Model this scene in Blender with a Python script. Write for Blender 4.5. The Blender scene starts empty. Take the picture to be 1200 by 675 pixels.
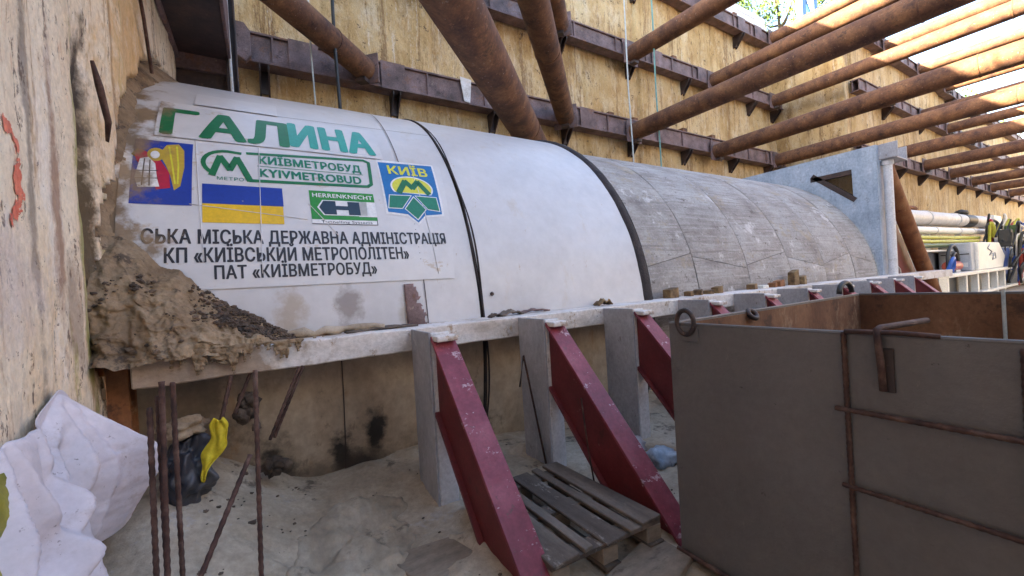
import bpy, bmesh, math, random
from mathutils import Vector, Matrix, noise
random.seed(11)
R = math.radians
SC = bpy.context.scene
COL = SC.collection

# ------------------------------------------------------------------ camera, sky, sun, exposure
cd = bpy.data.cameras.new('camera')
cam = bpy.data.objects.new('camera', cd); COL.objects.link(cam)
right = Vector((0.85151498, -0.52078608, -0.06086121)); up = Vector((0.05541431, -0.0260393, 0.99812384)); fwd = Vector((0.52139379, 0.85328999, -0.00668615))
cam.matrix_world = Matrix(((right.x, up.x, -fwd.x, 0), (right.y, up.y, -fwd.y, 0), (right.z, up.z, -fwd.z, 1.5), (0, 0, 0, 1)))
cd.sensor_width = 36; cd.lens = 14.255; cd.clip_start = .05; cd.clip_end = 2000
SC.camera = cam

SUN = Vector((-2.2, 1.0, 1.0)).normalized()
elev = math.asin(SUN.z)
w = bpy.data.worlds.new('World'); SC.world = w; w.use_nodes = True
nt = w.node_tree; nt.nodes.clear()
sky = nt.nodes.new('ShaderNodeTexSky'); sky.sky_type = 'NISHITA'; sky.sun_disc = False
sky.sun_elevation = elev; sky.sun_rotation = math.atan2(SUN.x, SUN.y)
sky.air_density = 1.0; sky.dust_density = 2.5; sky.ozone_density = .8
bg = nt.nodes.new('ShaderNodeBackground'); bg.inputs['Strength'].default_value = .085
wo = nt.nodes.new('ShaderNodeOutputWorld')
nt.links.new(sky.outputs[0], bg.inputs[0]); nt.links.new(bg.outputs[0], wo.inputs[0])
sl = bpy.data.lights.new('sun', 'SUN'); sl.energy = 5.0; sl.angle = R(.5); sl.color = (1, .87, .62)
so = bpy.data.objects.new('sun', sl); COL.objects.link(so)
so.rotation_euler = SUN.to_track_quat('Z', 'Y').to_euler()
SC.view_settings.view_transform = 'Standard'; SC.view_settings.look = 'None'
SC.view_settings.gamma = 1; SC.view_settings.use_curve_mapping = False
SC.view_settings.exposure = 3.75
SC.cycles.max_bounces = 8; SC.cycles.diffuse_bounces = 6

# ------------------------------------------------------------------ materials
def mat(name, cols, scale=3, stretch=(1, 1, 1), rough=.75, bump=.25, bscale=30, bdist=.01, metal=0, spots=(), rand=True, detail=8, coat=0, rampw=(.3, .7), grain=.2, gscale=None, xmud=None, blobs=()):
    """cols: colours of a noise ramp. spots: (colour, scale, stretch, threshold, softness, amount)"""
    m = bpy.data.materials.new(name); m.use_nodes = True
    t = m.node_tree; N = t.nodes; L = t.links
    b = N['Principled BSDF']; b.inputs['Roughness'].default_value = rough; b.inputs['Metallic'].default_value = metal
    if coat: b.inputs['Coat Weight'].default_value = coat
    tc = N.new('ShaderNodeTexCoord'); src = tc.outputs['Object']
    if rand:
        oi = N.new('ShaderNodeObjectInfo'); mu = N.new('ShaderNodeMath'); mu.operation = 'MULTIPLY'; mu.inputs[1].default_value = 37
        L.new(oi.outputs['Random'], mu.inputs[0])
        ad = N.new('ShaderNodeVectorMath'); ad.operation = 'ADD'
        L.new(src, ad.inputs[0]); L.new(mu.outputs[0], ad.inputs[1]); src = ad.outputs[0]
    def nz(sc, st, det=8, ro=.6, off=0):
        mp = N.new('ShaderNodeMapping'); mp.inputs['Scale'].default_value = st; mp.inputs['Location'].default_value = (off, off * 1.7, off * .6)
        L.new(src, mp.inputs['Vector'])
        n = N.new('ShaderNodeTexNoise'); n.inputs['Scale'].default_value = sc; n.inputs['Detail'].default_value = det; n.inputs['Roughness'].default_value = ro
        L.new(mp.outputs[0], n.inputs['Vector']); return n.outputs[0]
    rp = N.new('ShaderNodeValToRGB'); e = rp.color_ramp.elements
    k = len(cols)
    for i, c in enumerate(cols):
        p = rampw[0] + (rampw[1] - rampw[0]) * i / max(1, k - 1)
        if i < 2: e[i].position = p; el = e[i]
        else: el = e.new(p)
        el.color = (*c, 1)
    if k == 1: e[1].color = (*cols[0], 1)
    L.new(nz(scale, stretch, detail), rp.inputs[0]); cur = rp.outputs[0]
    for i, (c, s, st, th, sf, am) in enumerate(spots):
        r2 = N.new('ShaderNodeMapRange'); r2.inputs['From Min'].default_value = th; r2.inputs['From Max'].default_value = th + sf; r2.inputs['To Max'].default_value = am
        fb = N.new('ShaderNodeMath'); fb.operation = 'MULTIPLY_ADD'; L.new(nz(s * 5.5, tuple((q + .6) / 1.6 for q in st), 4, .7, 1.7 * (i + 1)), fb.inputs[0]); fb.inputs[1].default_value = .45; L.new(nz(s, st, 6, .68, 3.1 * (i + 1)), fb.inputs[2])
        f2 = N.new('ShaderNodeMath'); f2.operation = 'SUBTRACT'; f2.inputs[1].default_value = .225; L.new(fb.outputs[0], f2.inputs[0])
        L.new(f2.outputs[0], r2.inputs[0])
        mx = N.new('ShaderNodeMix'); mx.data_type = 'RGBA'
        L.new(r2.outputs[0], mx.inputs['Factor']); L.new(cur, mx.inputs['A']); mx.inputs['B'].default_value = (*c, 1)
        cur = mx.outputs['Result']
    if blobs or xmud:
        oc = tc.outputs['Object']; sep = N.new('ShaderNodeSeparateXYZ'); L.new(oc, sep.inputs[0])
        def nrm(sc, off):
            mp = N.new('ShaderNodeMapping'); mp.inputs['Location'].default_value = (off, off, off); L.new(oc, mp.inputs[0])
            n = N.new('ShaderNodeTexNoise'); n.inputs['Scale'].default_value = sc; n.inputs['Detail'].default_value = 7; n.inputs['Roughness'].default_value = .65; L.new(mp.outputs[0], n.inputs['Vector']); return n.outputs[0]
    if xmud:
        xa, xb, mc_, am = xmud
        r2 = N.new('ShaderNodeMapRange'); r2.inputs['From Min'].default_value = xa; r2.inputs['From Max'].default_value = xb; r2.inputs['To Min'].default_value = .42; r2.inputs['To Max'].default_value = -.22
        L.new(sep.outputs[0], r2.inputs[0])
        a1 = N.new('ShaderNodeMath'); a1.operation = 'ADD'; L.new(r2.outputs[0], a1.inputs[0]); L.new(nrm(3.2, 2), a1.inputs[1])
        r3 = N.new('ShaderNodeMapRange'); r3.inputs['From Min'].default_value = .52; r3.inputs['From Max'].default_value = .64; r3.inputs['To Max'].default_value = am; L.new(a1.outputs[0], r3.inputs[0])
        cr_ = N.new('ShaderNodeMix'); cr_.data_type = 'RGBA'; L.new(nrm(9, 5), cr_.inputs['Factor']); cr_.inputs['A'].default_value = (*[c * .5 for c in mc_], 1); cr_.inputs['B'].default_value = (*[c * 1.5 for c in mc_], 1)
        mx = N.new('ShaderNodeMix'); mx.data_type = 'RGBA'; L.new(r3.outputs[0], mx.inputs['Factor']); L.new(cur, mx.inputs['A']); L.new(cr_.outputs['Result'], mx.inputs['B']); cur = mx.outputs['Result']
    for k_, (c0, rad, col_, am) in enumerate(blobs):
        vd = N.new('ShaderNodeVectorMath'); vd.operation = 'SUBTRACT'; L.new(oc, vd.inputs[0]); vd.inputs[1].default_value = c0
        vs_ = N.new('ShaderNodeVectorMath'); vs_.operation = 'DIVIDE'; L.new(vd.outputs[0], vs_.inputs[0]); vs_.inputs[1].default_value = rad
        ln = N.new('ShaderNodeVectorMath'); ln.operation = 'LENGTH'; L.new(vs_.outputs[0], ln.inputs[0])
        nn = N.new('ShaderNodeMath'); nn.operation = 'MULTIPLY_ADD'; L.new(nrm(7, k_ * 3.3), nn.inputs[0]); nn.inputs[1].default_value = -2.4; L.new(ln.outputs['Value'], nn.inputs[2])
        r2 = N.new('ShaderNodeMapRange'); r2.inputs['From Min'].default_value = -.15; r2.inputs['From Max'].default_value = -.75; r2.inputs['To Max'].default_value = am; L.new(nn.outputs[0], r2.inputs[0])
        mx = N.new('ShaderNodeMix'); mx.data_type = 'RGBA'; L.new(r2.outputs[0], mx.inputs['Factor']); L.new(cur, mx.inputs['A']); mx.inputs['B'].default_value = (*col_, 1); cur = mx.outputs['Result']
    if grain:
        g = N.new('ShaderNodeMapRange'); g.inputs['From Min'].default_value = .3; g.inputs['From Max'].default_value = .7; g.inputs['To Min'].default_value = 1 - grain; g.inputs['To Max'].default_value = 1 + grain
        L.new(nz(gscale or bscale * 1.3, tuple((x + 1) / 2 for x in stretch), 5, .7, 9.1), g.inputs[0])
        mx = N.new('ShaderNodeMix'); mx.data_type = 'RGBA'; mx.blend_type = 'MULTIPLY'; mx.inputs['Factor'].default_value = 1
        L.new(cur, mx.inputs['A']); L.new(g.outputs[0], mx.inputs['B']); cur = mx.outputs['Result']
    L.new(cur, b.inputs['Base Color'])
    if bump:
        bp = N.new('ShaderNodeBump'); bp.inputs['Strength'].default_value = bump; bp.inputs['Distance'].default_value = bdist
        L.new(nz(bscale, stretch, 8, .65), bp.inputs['Height']); L.new(bp.outputs[0], b.inputs['Normal'])
    return m

U = (1, 1, 1)
M = {}
M['wall_cream'] = mat('cream concrete', [(.60, .46, .31), (.74, .61, .45), (.80, .70, .55), (.72, .53, .31)], .9, (1, 1.1, .5), .9, .8, 16, .025, rand=False, rampw=(.28, .72), grain=.16, gscale=34, spots=[
    ((.40, .25, .13), 5, (1, 2.2, .12), .55, .10, .7), ((.84, .78, .71), 2.6, (1, 1.6, .35), .53, .12, .6),
    ((.10, .06, .045), 7, (1, 1.5, .35), .605, .05, .85), ((.34, .32, .07), 1.6, (1, 3, .25), .65, .08, .7), ((.62, .30, .14), 3, (1, 2.0, .3), .64, .08, .5), ((.12, .075, .055), 22, (1, 1, .8), .64, .04, .8)],
    blobs=[((-.8, 4.3, 2.6), (9, .95, 3.2), (.62, .40, .17), .75), ((-.8, 2.72, 2.05), (9, .07, .75), (.27, .14, .09), .75), ((-.8, 2.47, 2.3), (9, .04, 1.5), (.13, .10, .085), .65), ((-.8, 3.04, 1.9), (9, .09, 1.15), (.27, .26, .05), .8), ((-.8, 3.42, 1.5), (9, .07, .8), (.40, .33, .10), .6),
           ((-.8, 3.23, 1.85), (9, .12, 1.35), (.085, .055, .025), .96), ((-.8, 3.2, 2.75), (9, .12, .4), (.04, .026, .02), .9), ((-.8, 2.85, 1.45), (9, .10, .35), (.20, .12, .08), .6), ((-.8, 3.7, 3.0), (9, .04, 1.8), (.34, .19, .09), .6), ((-.8, 2.1, 1.6), (9, .5, .3), (.55, .47, .45), .5)])
M['groove'] = mat('mossy dark groove', [(.05, .035, .015), (.13, .095, .04), (.22, .17, .08)], 5, (1, 1.5, .3), .9, .5, 18, .02, rand=False, spots=[((.03, .02, .015), 9, (1, 1, .4), .58, .08, .8), ((.24, .23, .05), 3, (1, 1, .4), .58, .08, .7)])
M['wall_sand'] = mat('sandy slurry concrete', [(.27, .155, .055), (.46, .30, .125), (.56, .39, .19), (.62, .49, .30)], .7, (1.2, 1.2, .7), .92, .9, 7, .06, rand=False, rampw=(.27, .73), grain=.16, gscale=30, spots=[
    ((.68, .58, .43), 1.4, (1.3, 1, .5), .50, .30, .7), ((.19, .10, .04), 3.0, (1.8, 1, .09), .53, .12, .75), ((.30, .17, .06), 1.0, (1, 1, .4), .54, .14, .7), ((.09, .055, .03), 6, (1, 1, .7), .62, .05, .85), ((.74, .68, .58), 5, (2.0, 1, .12), .60, .10, .5)])
M['wall_grey'] = mat('grey concrete', [(.36, .35, .34), (.48, .47, .46), (.55, .54, .53)], 1.1, (1.5, 1.5, .45), .92, .4, 9, .04, rand=False)
M['rust'] = mat('rusty strut steel', [(.052, .021, .014), (.13, .056, .027), (.22, .105, .045)], 2.5, (1, 1, 1), .8, .3, 40, .006, grain=.3, gscale=22, spots=[
    ((.34, .17, .08), 6, U, .60, .1, .5), ((.46, .40, .36), 16, U, .66, .04, .6), ((.028, .014, .012), 3, U, .57, .12, .7)])
M['rust_purple'] = mat('dark waler steel', [(.06, .036, .033), (.15, .095, .09), (.24, .155, .15)], 2.2, (1, 1, 1), .7, .3, 30, .008, rand=False, grain=.35, spots=[
    ((.20, .085, .04), 3, U, .57, .1, .7), ((.40, .31, .23), 9, (1, 1, .5), .66, .05, .7), ((.03, .018, .018), 5, U, .6, .1, .7)])
M['dark_steel'] = mat('blackened steel', [(.020, .013, .012), (.045, .028, .025), (.09, .05, .035)], 2.5, U, .6, .25, 30, .006, spots=[((.17, .10, .07), 10, U, .64, .06, .6)])
M['rust_orange'] = mat('orange rust', [(.13, .045, .018), (.24, .095, .035), (.32, .15, .065)], 3, (1, 1, .6), .8, .3, 35, .006, spots=[((.06, .025, .018), 5, U, .58, .1, .7), ((.40, .25, .14), 7, (1, 1, .4), .64, .08, .5)])
M['shield_white'] = mat('white shield paint', [(.55, .54, .56), (.61, .60, .62), (.65, .635, .65)], 1.2, (1, 1, 1), .42, .05, 6, .02, rand=False, coat=.1, grain=.06, xmud=(-2.5, -2.0, (.24, .16, .09), .95), blobs=[((-.94, -2.98, 1.42), (.12, 9, .20), (.25, .21, .20), .8), ((-1.35, -2.98, 1.4), (.12, 9, .2), (.36, .26, .16), .6), ((-.45, -2.98, 1.3), (.1, 9, .2), (.36, .29, .2), .5)], spots=[
    ((.56, .49, .42), 2.2, (1, 1, .35), .60, .14, .55), ((.40, .30, .22), 9, (1, 1, .5), .69, .05, .6), ((.62, .62, .66), 3, (.3, 1, 1), .58, .1, .4)])
M['shield_dirty_shaded'] = mat('soiled and shaded shield paint', [(.22, .155, .10), (.36, .275, .195), (.47, .385, .29)], 1.4, (1, 1, .5), .55, .12, 12, .01, rand=False, xmud=(-2.4, -1.2, (.12, .085, .055), .7), blobs=[((-1.03, -2.9, .25), (.10, 9, .22), (.012, .010, .009), .96), ((-.78, -2.9, .36), (.09, 9, .24), (.012, .010, .009), .96), ((-.92, -2.9, .15), (.2, 9, .12), (.012, .010, .009), .96), ((.2, -2.9, .2), (.13, 9, .22), (.02, .014, .01), .9), ((-1.5, -2.9, .25), (.16, 9, .26), (.02, .014, .01), .9), ((-1.0, -2.9, .1), (.9, 9, .18), (.08, .06, .045), .55)], spots=[  # soil and scorch, with the shade below the beam darkened into the colour
    ((.28, .15, .06), 2.5, (1.3, 1, .2), .58, .1, .6), ((.12, .085, .06), 4, (1, 1, .5), .62, .1, .6)])
M['banner'] = mat('white vinyl', [(.62, .61, .63), (.68, .67, .69)], 2, U, .35, .08, 5, .012, rand=False, grain=.06, xmud=(-1.45, -.80, (.24, .16, .09), .92), spots=[((.50, .40, .30), 5, (.6, 1, 1.4), .65, .05, .65), ((.60, .53, .46), 14, (1, 1, 1), .66, .05, .5)])
def pmat(name, c, rough=.45): return mat(name, [tuple(x * .9 for x in c), c], 5, U, rough, 0, rand=False, grain=.12, xmud=(-1.42, -.76, (.24, .16, .09), .92), spots=[((.45, .36, .27), 11, (1, 1, 1.5), .69, .04, .55)])
M['p_green'] = pmat('print green', (.010, .17, .060)); M['p_teal'] = pmat('print teal', (.03, .36, .30)); M['p_black'] = pmat('print black', (.018, .018, .028))
M['p_blue'] = pmat('print flag blue', (.010, .045, .36)); M['p_yellow'] = pmat('print flag yellow', (.80, .50, .01)); M['p_azure'] = pmat('print azure', (.010, .16, .46))
M['p_lime'] = pmat('print lime', (.72, .70, .05)); M['p_red'] = pmat('print red', (.48, .015, .06)); M['p_gold'] = pmat('print gold', (.55, .38, .05)); M['p_hgreen'] = pmat('print logo green', (.02, .27, .03))
M['p_navy'] = pmat('print navy', (.012, .035, .07)); M['p_white'] = pmat('print white', (.82, .82, .84)); M['p_dkgreen'] = pmat('print dark green', (.008, .20, .11))
M['ring_concrete'] = mat('lining concrete', [(.20, .18, .17), (.30, .275, .26), (.37, .35, .34), (.42, .40, .39)], 1.5, (.9, 1.1, 1.1), .85, .4, 16, .012, rand=True, rampw=(.30, .70), grain=.2, gscale=26, spots=[
    ((.50, .48, .475), 17, (.06, 1.2, 1.4), .53, .12, .55), ((.15, .125, .11), 19, (.05, 1.2, 1.4), .54, .10, .55), ((.36, .29, .19), 1.8, (.7, 1, 1), .57, .1, .55), ((.10, .08, .065), 9, (.7, 1, 1), .625, .05, .8), ((.64, .62, .62), 1.7, U, .62, .06, .7)])
M['rubber'] = mat('black seal rubber', [(.018, .013, .014), (.05, .035, .035)], 6, U, .8, .8, 18, .02, rand=False)
M['mud'] = mat('brown mud', [(.11, .068, .036), (.205, .135, .076), (.29, .205, .125), (.36, .27, .175)], 2.6, U, .85, .7, 22, .02, rand=False, rampw=(.3, .7), spots=[((.045, .03, .022), 6, U, .58, .08, .8)])
M['clod'] = mat('dark clay clods', [(.035, .024, .018), (.09, .062, .045), (.17, .12, .085)], 8, U, .9, .6, 30, .02)
M['sand'] = mat('spilled wet sand', [(.22, .165, .115), (.35, .275, .195), (.44, .36, .27), (.50, .42, .33)], 1.5, U, .85, .55, 20, .018, rand=False, rampw=(.3, .7), spots=[((.075, .055, .04), 2.5, U, .60, .08, .75), ((.42, .38, .35), 5, U, .62, .08, .5), ((.05, .04, .03), 30, U, .67, .05, .6)])
M['floor'] = mat('pit floor', [(.17, .13, .10), (.28, .22, .165), (.36, .29, .22)], 1.2, U, .9, .5, 10, .03, rand=False)
M['beam_white'] = mat('flaking whitewash', [(.40, .34, .29), (.60, .54, .50), (.70, .66, .64)], 4, (.6, 1, 1), .8, .4, 25, .01, rand=False, rampw=(.33, .6), xmud=(-5.9, -3.9, (.30, .20, .12), .8), spots=[((.30, .19, .10), 6, (1, 1, .6), .60, .07, .75), ((.06, .045, .04), 9, U, .66, .05, .7)])
M['grey_paint'] = mat('grey painted steel', [(.28, .28, .30), (.38, .38, .41), (.46, .46, .49)], 2.5, (1, 1, .5), .5, .12, 25, .006, spots=[((.52, .51, .52), 6, (1, 1, .4), .62, .06, .6), ((.13, .09, .065), 9, (1, 1, .5), .67, .05, .7)])
M['white_paint'] = mat('worn white paint', [(.56, .55, .56), (.70, .69, .70)], 4, U, .55, .15, 25, .006, spots=[((.28, .24, .21), 9, (1, 1, .5), .63, .06, .6)])
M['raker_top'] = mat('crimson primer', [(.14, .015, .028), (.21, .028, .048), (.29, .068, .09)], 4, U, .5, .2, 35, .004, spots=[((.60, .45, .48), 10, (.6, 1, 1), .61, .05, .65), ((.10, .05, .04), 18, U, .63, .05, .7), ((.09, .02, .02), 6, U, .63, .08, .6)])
M['raker_side'] = mat('shaded crimson primer', [(.11, .012, .015), (.17, .024, .028)], 4, U, .55, .2, 35, .004, spots=[((.05, .015, .015), 4, U, .6, .1, .6), ((.33, .16, .15), 16, U, .68, .04, .5)])  # raker primer with side shade put into the colour; brace plate shares it
M['frame_blue'] = mat('pale blue grey steel', [(.24, .30, .38), (.36, .43, .52), (.46, .52, .60)], 3, (1, 1, .6), .5, .2, 20, .008, spots=[((.58, .62, .68), 5, (1, 1, .6), .6, .08, .6), ((.16, .17, .2), 7, (1, 1, .4), .63, .06, .5)])
M['skip_rust'] = mat('skip inside rust', [(.08, .032, .018), (.17, .078, .038), (.27, .14, .075)], 2.2, (1, 1, .5), .85, .3, 30, .006, spots=[((.05, .025, .018), 4, U, .56, .1, .7), ((.40, .28, .18), 5, (1, 1, .3), .6, .1, .5)])
M['skip_paint'] = mat('dark grey skip paint', [(.118, .108, .104), (.135, .124, .12), (.152, .14, .135)], 1.8, U, .5, .35, 2.2, .06, rand=False, grain=.08, gscale=30, spots=[((.20, .175, .16), 40, (1, .8, .12), .66, .04, .5), ((.07, .05, .042), 2.2, (1, 1, .25), .60, .14, .5), ((.15, .13, .12), 5, (1, 1, .3), .65, .08, .5), ((.035, .027, .024), 14, U, .70, .04, .7)])
M['rebar'] = mat('rusty rebar', [(.025, .012, .010), (.07, .032, .024), (.15, .09, .07)], 14, U, .8, .3, 60, .004)
M['tarp'] = mat('white sheet', [(.50, .46, .50), (.62, .58, .63), (.68, .64, .69)], 1.6, U, .7, .15, 40, .006, rand=False, grain=.06, spots=[((.36, .28, .25), 3, U, .57, .14, .6), ((.15, .12, .12), 26, U, .66, .04, .7)])
M['moss'] = mat('yellow green film', [(.16, .15, .02), (.36, .33, .04)], 5, U, .6, .3, 20, .01)
M['yellow_rag'] = mat('yellow cloth', [(.50, .36, .01), (.68, .56, .03)], 6, U, .7, .3, 25, .01)
M['black_bag'] = mat('dusty black plastic', [(.012, .012, .017), (.035, .035, .045), (.10, .095, .10)], 3, U, .45, .4, 15, .02)
M['old_wood'] = mat('weathered wood', [(.045, .032, .026), (.12, .09, .07), (.22, .175, .14)], 5, (1, .12, 1), .85, .5, 30, .006, spots=[((.34, .29, .25), 8, (1, .3, 1), .62, .07, .6)])
M['plank_wood'] = mat('muddy planks', [(.13, .095, .07), (.25, .195, .145), (.34, .28, .22)], 4, (.2, 1, 1), .85, .4, 25, .006, spots=[((.08, .055, .04), 5, (.3, 1, 1), .62, .07, .6)])
M['wedge'] = mat('stained wedge wood', [(.07, .04, .02), (.20, .12, .055), (.34, .24, .11)], 9, U, .8, .3, 40, .005)
M['brick'] = mat('whitewashed block', [(.62, .60, .62), (.76, .74, .75)], 6, U, .85, .4, 20, .01)
M['mortar'] = mat('dark mortar', [(.12, .11, .11), (.2, .18, .17)], 6, U, .9, .2)
M['pipe_grey'] = mat('pale pipe', [(.50, .48, .46), (.64, .62, .60)], 3, U, .5, .1, 20, .005, spots=[((.3, .25, .2), 6, U, .64, .06, .5)])
M['yel_green'] = mat('yellow green pipe', [(.36, .34, .02), (.58, .56, .08)], 3, U, .5, .05)
M['dk_green'] = mat('dark green pipe', [(.03, .07, .02), (.08, .14, .03)], 3, U, .5, .05)
M['cab_grey'] = mat('cabinet grey', [(.30, .32, .36), (.40, .42, .46)], 3, U, .45, .05)
M['off_white'] = mat('off white panel', [(.72, .69, .62), (.80, .77, .70)], 3, U, .5, .05)
M['blue_paint'] = mat('blue machine paint', [(.01, .06, .30), (.02, .10, .42)], 3, U, .4, .05)
M['crane_blue'] = mat('blue lattice paint', [(.03, .10, .28), (.06, .16, .38)], 3, U, .45, .05)
M['red_paint'] = mat('red machine paint', [(.30, .02, .015), (.42, .05, .03)], 3, U, .45, .05)
M['hose_black'] = mat('black hose', [(.012, .012, .013), (.03, .03, .03)], 5, U, .5, .1)
M['rope_pale'] = mat('pale rope', [(.42, .46, .44), (.58, .60, .58)], 8, U, .8, .2)
M['rope_green'] = mat('teal rope', [(.12, .28, .26), (.2, .38, .36)], 8, U, .8, .2)
M['graffiti'] = mat('orange red spray paint', [(.60, .12, .07), (.70, .24, .16)], 12, U, .8, 0)
M['soil'] = mat('grassy soil', [(.06, .08, .02), (.15, .13, .06)], .6, U, .95, .3, 5, .05, rand=False)
M['leaf'] = mat('leaves', [(.045, .085, .012), (.09, .15, .02), (.15, .20, .04)], .7, U, .6, 0)
M['bark'] = mat('bark', [(.05, .035, .025), (.10, .075, .055)], 4, (1, 1, .3), .9, .4)
M['scorch'] = mat('scorched paint', [(.010, .008, .006), (.04, .03, .02)], 6, U, .9, .3, 20, .01)
M['grey_slurry'] = mat('grey slurry', [(.24, .18, .13), (.36, .29, .21), (.46, .385, .30)], 3.0, (1.2, .35, 1), .7, .5, 16, .015, rand=False, spots=[((.1, .075, .055), 5, U, .6, .08, .6)])

# ------------------------------------------------------------------ mesh helpers
class MB:
    def __init__(s): s.v = []; s.f = []
    def add(s, vs, fs):
        o = len(s.v); s.v += [Vector(p) for p in vs]; s.f += [tuple(i + o for i in f) for f in fs]; return s
    def box(s, x0, x1, y0, y1, z0, z1):
        return s.add([(x, y, z) for x in (x0, x1) for y in (y0, y1) for z in (z0, z1)],
                     [(0, 1, 3, 2), (4, 6, 7, 5), (0, 4, 5, 1), (2, 3, 7, 6), (0, 2, 6, 4), (1, 5, 7, 3)])
    def obox(s, c, ax, ay, az):
        """box with centre c and half-axis vectors"""
        c, ax, ay, az = map(Vector, (c, ax, ay, az))
        return s.add([c + i * ax + j * ay + k * az for i in (-1, 1) for j in (-1, 1) for k in (-1, 1)],
                     [(0, 1, 3, 2), (4, 6, 7, 5), (0, 4, 5, 1), (2, 3, 7, 6), (0, 2, 6, 4), (1, 5, 7, 3)])
    def tube(s, pts, r, n=12, cap=True, closed=False):
        pts = [Vector(p) for p in pts]; k = len(pts); rings = []
        rs = r if isinstance(r, (list, tuple)) else [r] * k
        ref = None
        for i, p in enumerate(pts):
            if closed: d = pts[(i + 1) % k] - pts[i - 1]
            else: d = pts[min(i + 1, k - 1)] - pts[max(i - 1, 0)]
            d.normalize()
            if ref is None: ref = d.orthogonal().normalized()
            u = (ref - ref.dot(d) * d)
            u = u.normalized() if u.length > 1e-6 else d.orthogonal().normalized()
            ref = u; v = d.cross(u)
            rings.append([p + rs[i] * (math.cos(2 * math.pi * j / n) * u + math.sin(2 * math.pi * j / n) * v) for j in range(n)])
        vs = [q for rg in rings for q in rg]; fs = []
        for i in range(k if closed else k - 1):
            a = i * n; b = ((i + 1) % k) * n
            for j in range(n): fs.append((a + j, a + (j + 1) % n, b + (j + 1) % n, b + j))
        if cap and not closed: fs += [tuple(range(n - 1, -1, -1)), tuple(range((k - 1) * n, k * n))]
        return s.add(vs, fs)
    def prism(s, poly, fn, t0, t1):
        """poly in 2d, fn(u,v,t)->xyz"""
        n = len(poly)
        vs = [fn(u, v, t0) for u, v in poly] + [fn(u, v, t1) for u, v in poly]
        return s.add(vs, [tuple(range(n - 1, -1, -1)), tuple(range(n, 2 * n))] + [(i, (i + 1) % n, n + (i + 1) % n, n + i) for i in range(n)])
    def grid(s, nu, nv, fn, keep=None):
        o = len(s.v); P = [[Vector(fn(i / nu, j / nv)) for j in range(nv + 1)] for i in range(nu + 1)]
        s.v += [p for r in P for p in r]
        for i in range(nu):
            for j in range(nv):
                if keep is None or keep((i + .5) / nu, (j + .5) / nv, (P[i][j] + P[i + 1][j + 1]) / 2):
                    a = o + i * (nv + 1) + j; s.f.append((a, a + nv + 1, a + nv + 2, a + 1))
        return s
    def lump(s, c, r, seed=0, sub=2, amp=.35, sq=(1, 1, 1)):
        bm = bmesh.new(); bmesh.ops.create_icosphere(bm, subdivisions=sub, radius=1)
        for v in bm.verts:
            d = v.co.copy(); k = 1 + amp * noise.noise(d * 1.6 + Vector((seed * 7.3, seed * 3.1, seed)))
            k += amp * .5 * noise.noise(d * 4 + Vector((seed * 2.3, 0, seed)))
            v.co = Vector((d.x * sq[0], d.y * sq[1], d.z * sq[2])) * k * r
        s.add([Vector(c) + v.co for v in bm.verts], [tuple(v.index for v in f.verts) for f in bm.faces]); bm.free(); return s
    def jitter(s, a, sc=3, seed=0):
        for v in s.v: v += a * noise.noise_vector(v * sc + Vector((seed, seed, seed)))
        return s
    def build(s, name, m, parent=None, loc=None, bevel=0, smooth=False, solid=0, seg=2, weld=True):
        org = Vector(loc) if loc is not None else Vector((0, 0, 0))
        if parent is not None: org = wpos(parent)
        me = bpy.data.meshes.new(name)
        me.from_pydata([tuple(v - org) for v in s.v], [], s.f)
        bm = bmesh.new(); bm.from_mesh(me)
        if weld: bmesh.ops.remove_doubles(bm, verts=bm.verts, dist=1e-5)
        if smooth != 'open': bmesh.ops.recalc_face_normals(bm, faces=bm.faces)
        bm.to_mesh(me); bm.free()
        me.materials.append(M[m] if isinstance(m, str) else m)
        if smooth: me.polygons.foreach_set('use_smooth', [True] * len(me.polygons))
        o = bpy.data.objects.new(name, me); COL.objects.link(o)
        if parent is not None: o.parent = parent
        else: o.location = org
        if solid:
            md = o.modifiers.new('solid', 'SOLIDIFY'); md.thickness = solid; md.offset = 0
        if bevel:
            md = o.modifiers.new('bevel', 'BEVEL'); md.width = bevel; md.segments = seg; md.limit_method = 'ANGLE'; md.angle_limit = R(50); md.harden_normals = False
        return o
WP = {}
def wpos(o):
    p = Vector(o.location)
    if o.parent is not None: p = p + wpos(o.parent)
    return p
def tag(o, label=None, cat=None, group=None, kind=None):
    if label: o['label'] = label
    if cat: o['category'] = cat
    if group: o['group'] = group
    if kind: o['kind'] = kind
    return o
def thing(name, label, cat, loc=(0, 0, 0), group=None):
    o = bpy.data.objects.new(name, None); COL.objects.link(o); o.location = loc; o.empty_display_size = .1
    return tag(o, label, cat, group)
def clone(root, loc, label):
    """copy of a thing with copies of its parts and sub-parts"""
    def cp(o, parent):
        c = o.copy(); COL.objects.link(c); c.parent = parent
        for ch in kids.get(o.name, []): cp(ch, c)
        return c
    kids = {}
    for o in COL.objects:
        if o.parent: kids.setdefault(o.parent.name, []).append(o)
    r = cp(root, None); r.location = loc; r['label'] = label
    return r
def fbm(x, y, z=0, o=5): return noise.fractal(Vector((x, y, z)), 1.0, 2.0, o)
def smoothauto(o, ang=35):
    o.data.polygons.foreach_set('use_smooth', [True] * len(o.data.polygons))
    o.data.set_sharp_from_angle(angle=R(ang)); return o
def sstep(a, b, x):
    t = min(1, max(0, (x - a) / (b - a))); return t * t * (3 - 2 * t)

YC, ZC, RS = 6.4, 1.0, 3.0          # axis and radius of the shield

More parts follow.
